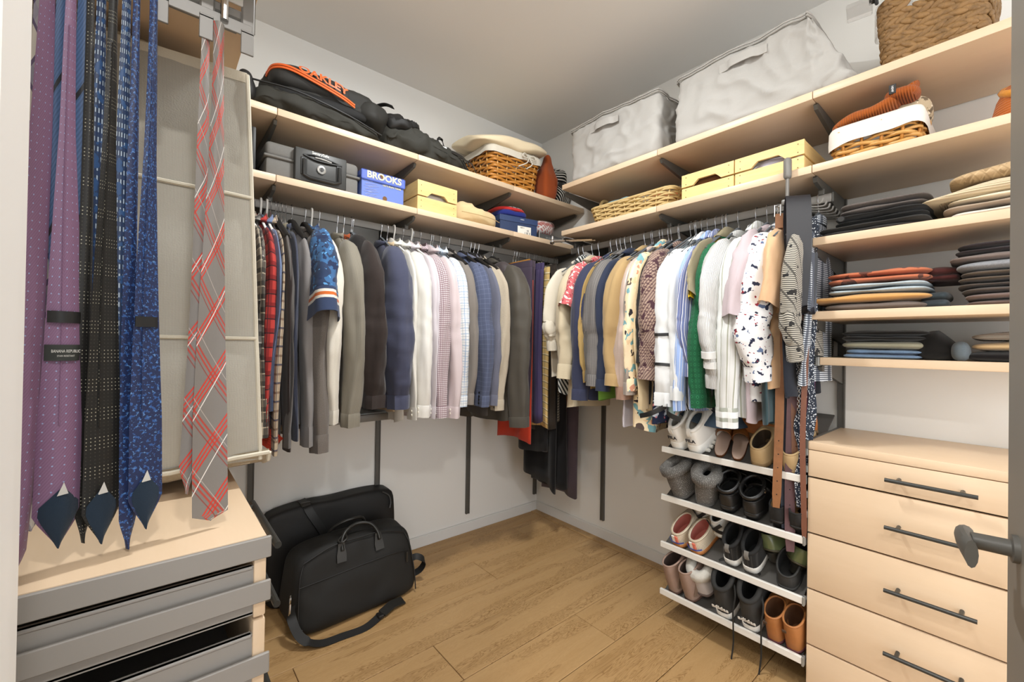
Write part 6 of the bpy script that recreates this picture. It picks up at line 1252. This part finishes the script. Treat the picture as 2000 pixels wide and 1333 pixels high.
# shelf 1
for k, (y, lb) in enumerate(((-1.335, 'white chunky trainer with dark heel lettering, leftmost on the top shoe shelf'), (-1.415, 'white chunky trainer with dark heel lettering, right one of the pair'))):
    t = shoe('trainer', lb, 0, y, WHT, .265, .095, .068, .105, .042, plain('efede6', .55), op=(.27, .22, .30), collr=.009, lin='c9c4ba', laces=plain('eceae4', .7), pull=WHT, yaw=-6+4*k, bulge=.03)
    stext(t, 'FILA', .021, plain('1e222e', .5), .070, sx=1.1, dx=-.006)
    q = MB()
    for kk in range(8): q.rbox(.03+.028*kk, .045+.028*kk, -.052, .052, .0, .012, .002)
    o = q.obj('sole_lugs', plain('e2dfd6', .6), t, 0); o['kind'] = 'stuff'
TN = plain('9a6232', .4, var=.1); TNL = plain('a98e7c', .6)
def mule(label, y, yaw, kx=.0):
    t = thing('mule', label, 'shoe', (-.41+kx, y, pan_z(0, -.41+kx)+.004), 0, 'shoes on the sloping shelves', rot=(0, -PAN, R(yaw))); n = 30; L = .24; W_ = .082
    def o_(a, f=1.): 
        xx = (1-math.cos(a))/2; w = ip(xx, [0, .12, .45, .72, .92, 1], [.62, .7, .66, 1., .8, .7]); return Vector((L/2+(xx-.5)*L*f, math.copysign(abs(math.sin(a))**.62, math.sin(a))*W_/2*w*f, 0))
    q = MB(); q.loft([[o_(6.28318*j/n, f)+Vector((0, 0, z)) for j in range(n)] for f, z in ((.98, 0), (1., .006), (1., .010))], True, True, True); q.obj('sole', plain('6d4020', .6), t, 60)
    q = MB(); q.loft([[o_(6.28318*j/n, f)+Vector((0, 0, z)) for j in range(n)] for f, z in ((.97, .010), (.95, .013))], True, False, True); q.obj('insole', plain('b9a090', .7), t, 60)
    rr = []
    for i in range(9):
        u = i/8; x = .125+.105*u; hh = .052*math.sqrt(max(.02, 1-(max(0, u-.15)/.87)**2.2)); w = abs(o_(math.acos(1-2*x/L)).y)*1.03; rr.append([Vector((x-.012*math.sin(math.pi*j/12)*(1-u), -w*math.cos(math.pi*j/12), .006+hh*math.sin(math.pi*j/12)**.8)) for j in range(13)])
    q = MB(); q.loft(rr, False); q.loft([[p*1.0+Vector((0, 0, -.002)) for p in r][::-1] for r in rr], False); q.obj('vamp', TN, t, 70); MB().tube(rr[0], .0025, 5).obj('edge', plain('7a4a25', .5), t)
    return t
mule('tan leather backless mule, left of the pair', -1.515, 14, .0); mule('tan leather backless mule, right of the pair', -1.585, 14, .0)
for k, (y, lb) in enumerate(((-1.668, 'beige suede clog with dark inside behind the belts'), (-1.775, 'beige suede clog beside the drawer chest'))):
    shoe('clog', lb, 0, y, plain('b79c72', .8, var=.1), .25, .095, .06, .07, .02, plain('8a6f4a', .7), op=(.29, .25, .34), collr=.004, lin='3d2f20')
for k, (x, y, lb) in enumerate(((-.24, -1.70, 'orange brown leather loafer lying behind the belts'), (-.17, -1.80, 'orange brown leather sandal against the wall behind the belts'))):
    shoe('loafer', lb, 0, y, plain('a3602a', .4, var=.1), .24, .09, .05, .065, .02, plain('6a5236', .7), x0=x-.06, lift=.02+.01*k, yaw=70, tilt=5, op=(.28, .25, .32), lin='8a6a48')
hat = thing('bucket_hat', 'grey blue woven brimmed hat drooping over the white trainers', 'hat', (-.255, -1.435, .965), 0, rot=(R(10), R(-13), 0))
HT = fab('48586a', .35, 260., .9, .4, .1, None, 'Object')
q = MB(); q.lathe([(.085, .0), (.12, -.008), (.165, -.03), (.168, -.034), (.12, -.014), (.085, -.006)][::-1], 34); q.obj('brim', HT, hat, 180); q = MB(); q.lathe([(0, .085), (.05, .083), (.075, .07), (.085, .0)][::-1], 30); q.obj('crown', HT, hat, 180); q = MB(); q.lathe([(.087, .0), (.086, .022)], 30); q.obj('band', plain('1b2029', .7), hat, 180)
# shelf 2
SPK = pat('6b6864', [('d', 260, .22, 'd9d7d2'), ('s', 'v', 130, .5, 0, '45423e', .6)], .8)
for k, (y, lb, yw) in enumerate(((-1.345, 'sparkly grey knitted boot slumped at the left of the second shoe shelf', -8), (-1.455, 'sparkly grey knitted boot with side label, right of the pair', 10))):
    t = shoe('knit_boot', lb, 1, y, SPK, .25, .105, .12, .11, .016, plain('5c5955', .9), op=(.26, .23, .36), collar=SPK, collr=.026, lin='2b2a28', yaw=yw, bulge=.14, roll=-6+12*k)
    if k: MB().rbox(.05, .062, -.052, -.048, .06, .10, .002).obj('side_label', plain('8a8780', .7), t)
for k, (y, lb) in enumerate(((-1.555, 'black strappy sandal with ankle strap, left of the pair'), (-1.645, 'black strappy sandal with ankle strap and buckle, right of the pair'))):
    t = shoe('sandal', lb, 1, y, BLK, .24, .092, .050, .045, .022, BLK, op=(.30, .27, .37), collr=.004, lin='0f0f0f', heelrise=.02)
    q = MB(); ring = [(.065+.055*math.cos(a*6.2832/24), .040*math.sin(a*6.2832/24), .118+.012*math.cos(a*6.2832/24)) for a in range(24)]; q.tube(ring, .008, 5, True, sq=1.3); q.obj('ankle_strap', plain('191817', .35), t, 180)
    for xx in (.12, .165): MB().tube([(xx, .046*math.cos(math.pi*a/12), .03+.055*math.sin(math.pi*a/12)) for a in range(13)], .010, 5, sq=.5).obj('toe_strap', plain('191817', .35), t, 180)
    MB().rbox(.06, .076, -.047, -.042, .105, .125, .001).obj('buckle', M['chrome'], t)
for k, (y, lb) in enumerate(((-1.735, 'black suede pump with pale insole below the belts'), (-1.80, 'black suede lace-up pump beside the drawer chest'))):
    t = shoe('pump', lb, 1, y, BLKS, .235, .082, .055, .05, .012, plain('1a1918', .6), op=(.30, .27, .34), collr=.0035, lin='b08d62', heelrise=.03, toe=.6, laces=plain('6a6864', .6) if k else None)
# shelf 3
STW = pat('d8cbb6', [('s', 'u', 150, .35, 0, 'a08c6e', .8)], .85)
for k, (y, lb) in enumerate(((-1.345, 'cream striped slipper with coral lining, leftmost on the third shelf'), (-1.425, 'cream striped slipper with coral heel tab, right of the pair'))):
    t = shoe('slipper', lb, 2, y, STW, .24, .092, .05, .06, .02, plain('b0703a', .7), op=(.30, .27, .36), collr=.005, lin='b5685c', yaw=-4)
    for kk, cl in enumerate(('e8806a', 'f0ece6')): MB().rbox(-.004, .001, -.014+.014*kk, .0+.014*kk, .03, .066, .001).obj('heel_tab', plain(cl, .7), t)
    MB().ribbon(bez([(.008, -.034, .036), (-.004, -.018, .034), (-.0065, 0, .033), (-.004, .018, .034), (.008, .034, .036)], 12), (0, 0, 1), .005, .002).obj('heel_piping', plain('3a4a9a', .6), t)
for k, (y, lb, x) in enumerate(((-1.40, 'white lace-up trainer with black cross straps behind the slippers', -.30), (-1.485, 'white lace-up trainer with black cross strap, nearer one', -.335))):
    t = shoe('trainer', lb, 2, y, plain('e4e2dc', .6), .22, .088, .058, .075, .022, plain('ecebe6', .6), x0=x, lift=.03, op=(.29, .24, .34), collr=.005, lin='5a5854', laces=plain('b9b5ac', .8), yaw=-12, tilt=34)
    for s_ in (-1, 1): MB().ribbon(bez([(.010, s_*.034, .028), (-.004, 0, .052), (.010, -s_*.034, .078)], 8), (0, .5, 1), .014, .002).obj('cross_strap', plain('1d1d1d', .6), t, 60)
for k, (y, lb) in enumerate(((-1.565, 'black trainer with white sole and grey pull tab on the third shelf'), (-1.638, 'black lace-up trainer with white sole, right of the pair'))):
    t = shoe('trainer', lb, 2, y, pat('242322', [('s', 'v', 70, .3, 0, '3a3937', .8)], .8, 'Object'), .25, .09, .062, .085, .030, plain('e6e3dc', .5), x0=-.405, op=(.27, .23, .32), collr=.008, collar=BLKS, lin='141413', laces=plain('c9c6be', .7), pull=plain('77746f', .7), yaw=2)
t = shoe('fur_slipper', 'black fluffy slipper lying over the black trainers', 2, -1.515, BLKS, .22, .09, .04, .06, .02, BLK, x0=-.28, lift=.05, op=(.3, .25, .33), collr=.018, lin='0d0d0d', yaw=-30, bulge=.1)
t = shoe('slipper', 'pale grey fleece slipper tucked at the back of the third shelf', 2, -1.60, fab('b9b5ac', .15, 120., bump=1., coord='Object'), .22, .1, .05, .06, .02, plain('5d5a55', .8), x0=-.22, lift=.045, op=(.32, .27, .36), collr=.018, collar=fab('c2beb5', .15, 120., bump=1., coord='Object'), lin='77736b')
GRN = plain('5f6a48', .28, var=.1, coat=.3)
for k, (y, lb, x, yw) in enumerate(((-1.70, 'olive green leather heel standing on its toe, left of the pair', -.37, -12), (-1.785, 'olive green leather heel with black heel tip beside the chest', -.385, 18))):
    shoe('court_shoe', lb, 2, y, GRN, .225, .084, .055, .045, .010, plain('4a4636', .5), x0=x, lift=.035, yaw=yw, op=(.31, .28, .38), collr=.003, lin='6b4a34', heelrise=.045, heelblock=plain('26241f', .4), roll=14 if k else -10, tilt=12)
t = shoe('slipper', 'charcoal felt slipper with dark inside under the green heels', 2, -1.765, DGR, .25, .098, .045, .06, .014, plain('333230', .8), x0=-.415, op=(.28, .25, .36), collr=.004, lin='171615', yaw=6)
# shelf 4
SUE = plain('9a8173', .9, var=.12, sc=40.); SUB = plain('5c4237', .7)
for k, (y, lb) in enumerate(((-1.325, 'taupe suede ankle boot, leftmost on the lowest shoe shelf'), (-1.40, 'taupe suede ankle boot, right of the taupe pair'))):
    t = shoe('ankle_boot', lb, 3, y, SUE, .24, .088, .135, .125, .014, SUB, op=(.26, .215, .36), collr=.004, lin='4a3a33', yaw=-6, vamp=.9)
    MB().ribbon([(.02, -.030, .03), (.055, -.034, .09), (.06, -.034, .14)], (1, 0, 0), .03, .002).obj('side_gusset', plain('86705f', .9), t, 60)
t = shoe('slipper_boot', 'white fleece lined slipper resting on the taupe boots', 3, -1.455, plain('c2bdbd', .8), .23, .098, .085, .10, .014, plain('6b5f5c', .8), x0=-.405, lift=.035, op=(.30, .25, .40), collar=fab('d6d2c8', .12, 120., .95, 1., .3, None, 'Object'), collr=.024, lin='b0aca4', yaw=6, roll=-8)
for k, (y, lb) in enumerate(((-1.545, 'black high trainer with white heel lettering, left of the pair'), (-1.645, 'black high trainer with white heel lettering, right of the pair'))):
    t = shoe('high_trainer', lb, 3, y, plain('31302e', .8, var=.12), .27, .098, .115, .15, .032, plain('e0ddd6', .5), op=(.27, .22, .36), collr=.010, collar=plain('262523', .85), lin='131312', laces=None, yaw=3)
    stext(t, 'adidas', .026, plain('e9e7e2', .5), .070, dx=-.0105)
    MB().rbox(.115, .117, -.016, .016, .150, .166, .001).obj('tongue_label', plain('e4e1da', .6), t)
    pl_ = [(.10, -.02, .15), (.03, -.055, .14), (-.01, -.052, .09), (-.03, -.05, .03), (-.05, -.045, -.05), (-.09, -.04, -.11)]
    MB().ribbon(bez(pl_, 26), (.4, 1, 0), .006, .0015).obj('lace', plain('262523', .8), t, 60)
for k, (y, lb) in enumerate(((-1.728, 'tan leather ankle boot, left of the tan pair'), (-1.79, 'tan leather ankle boot beside the lowest drawers'))):
    t = shoe('ankle_boot', lb, 3, y, plain('a56a38', .6, var=.15, sc=40.), .24, .084, .105, .10, .014, plain('5e2f33', .7), op=(.26, .215, .37), collr=.004, lin='5e3a1e', yaw=0, pull=None)
    MB().rbox(-.006, -.002, .008, .022, .095, .107, .001).obj('heel_tag', plain('4a3524', .6), t)
# ================================================================ ceiling lamp
lf = thing('linear_ceiling_light', 'slim white linear ceiling light over the middle of the closet', 'light', (-1.35, -1.25, 2.675))
MB().rbox(-.14, .14, -.045, .045, .01, .056, .004).obj('housing', M['white_pl'], lf)
dm = bpy.data.materials.new('diffuser'); dm.use_nodes = True; dm.node_tree.nodes['Principled BSDF'].inputs['Emission Color'].default_value = (1, .95, .87, 1); dm.node_tree.nodes['Principled BSDF'].inputs['Emission Strength'].default_value = 6
MB().rbox(-.12, .12, -.03, .03, .002, .0105, .002).obj('diffuser', dm, lf)

for lx, ly, lb in ((-2.15, -2.95, 'round recessed downlight in the entry ceiling behind the camera'), (-2.95, -2.42, 'added unseen fill downlight in the entry ceiling left of the camera')):  # the second fixture is added to go with the fill lamp
    le = thing('entry_and_fill_downlight', lb, 'light', (lx, ly, 2.705), 0, 'entry downlights')
    MB().lathe([(.066, .0), (.085, .0), (.085, .012), (.066, .012)], 28).obj('trim_ring', M['white_pl'], le)
    MB().lathe([(0, .008), (.066, .008), (.066, .014), (0, .014)], 28).obj('diffuser', dm, le)
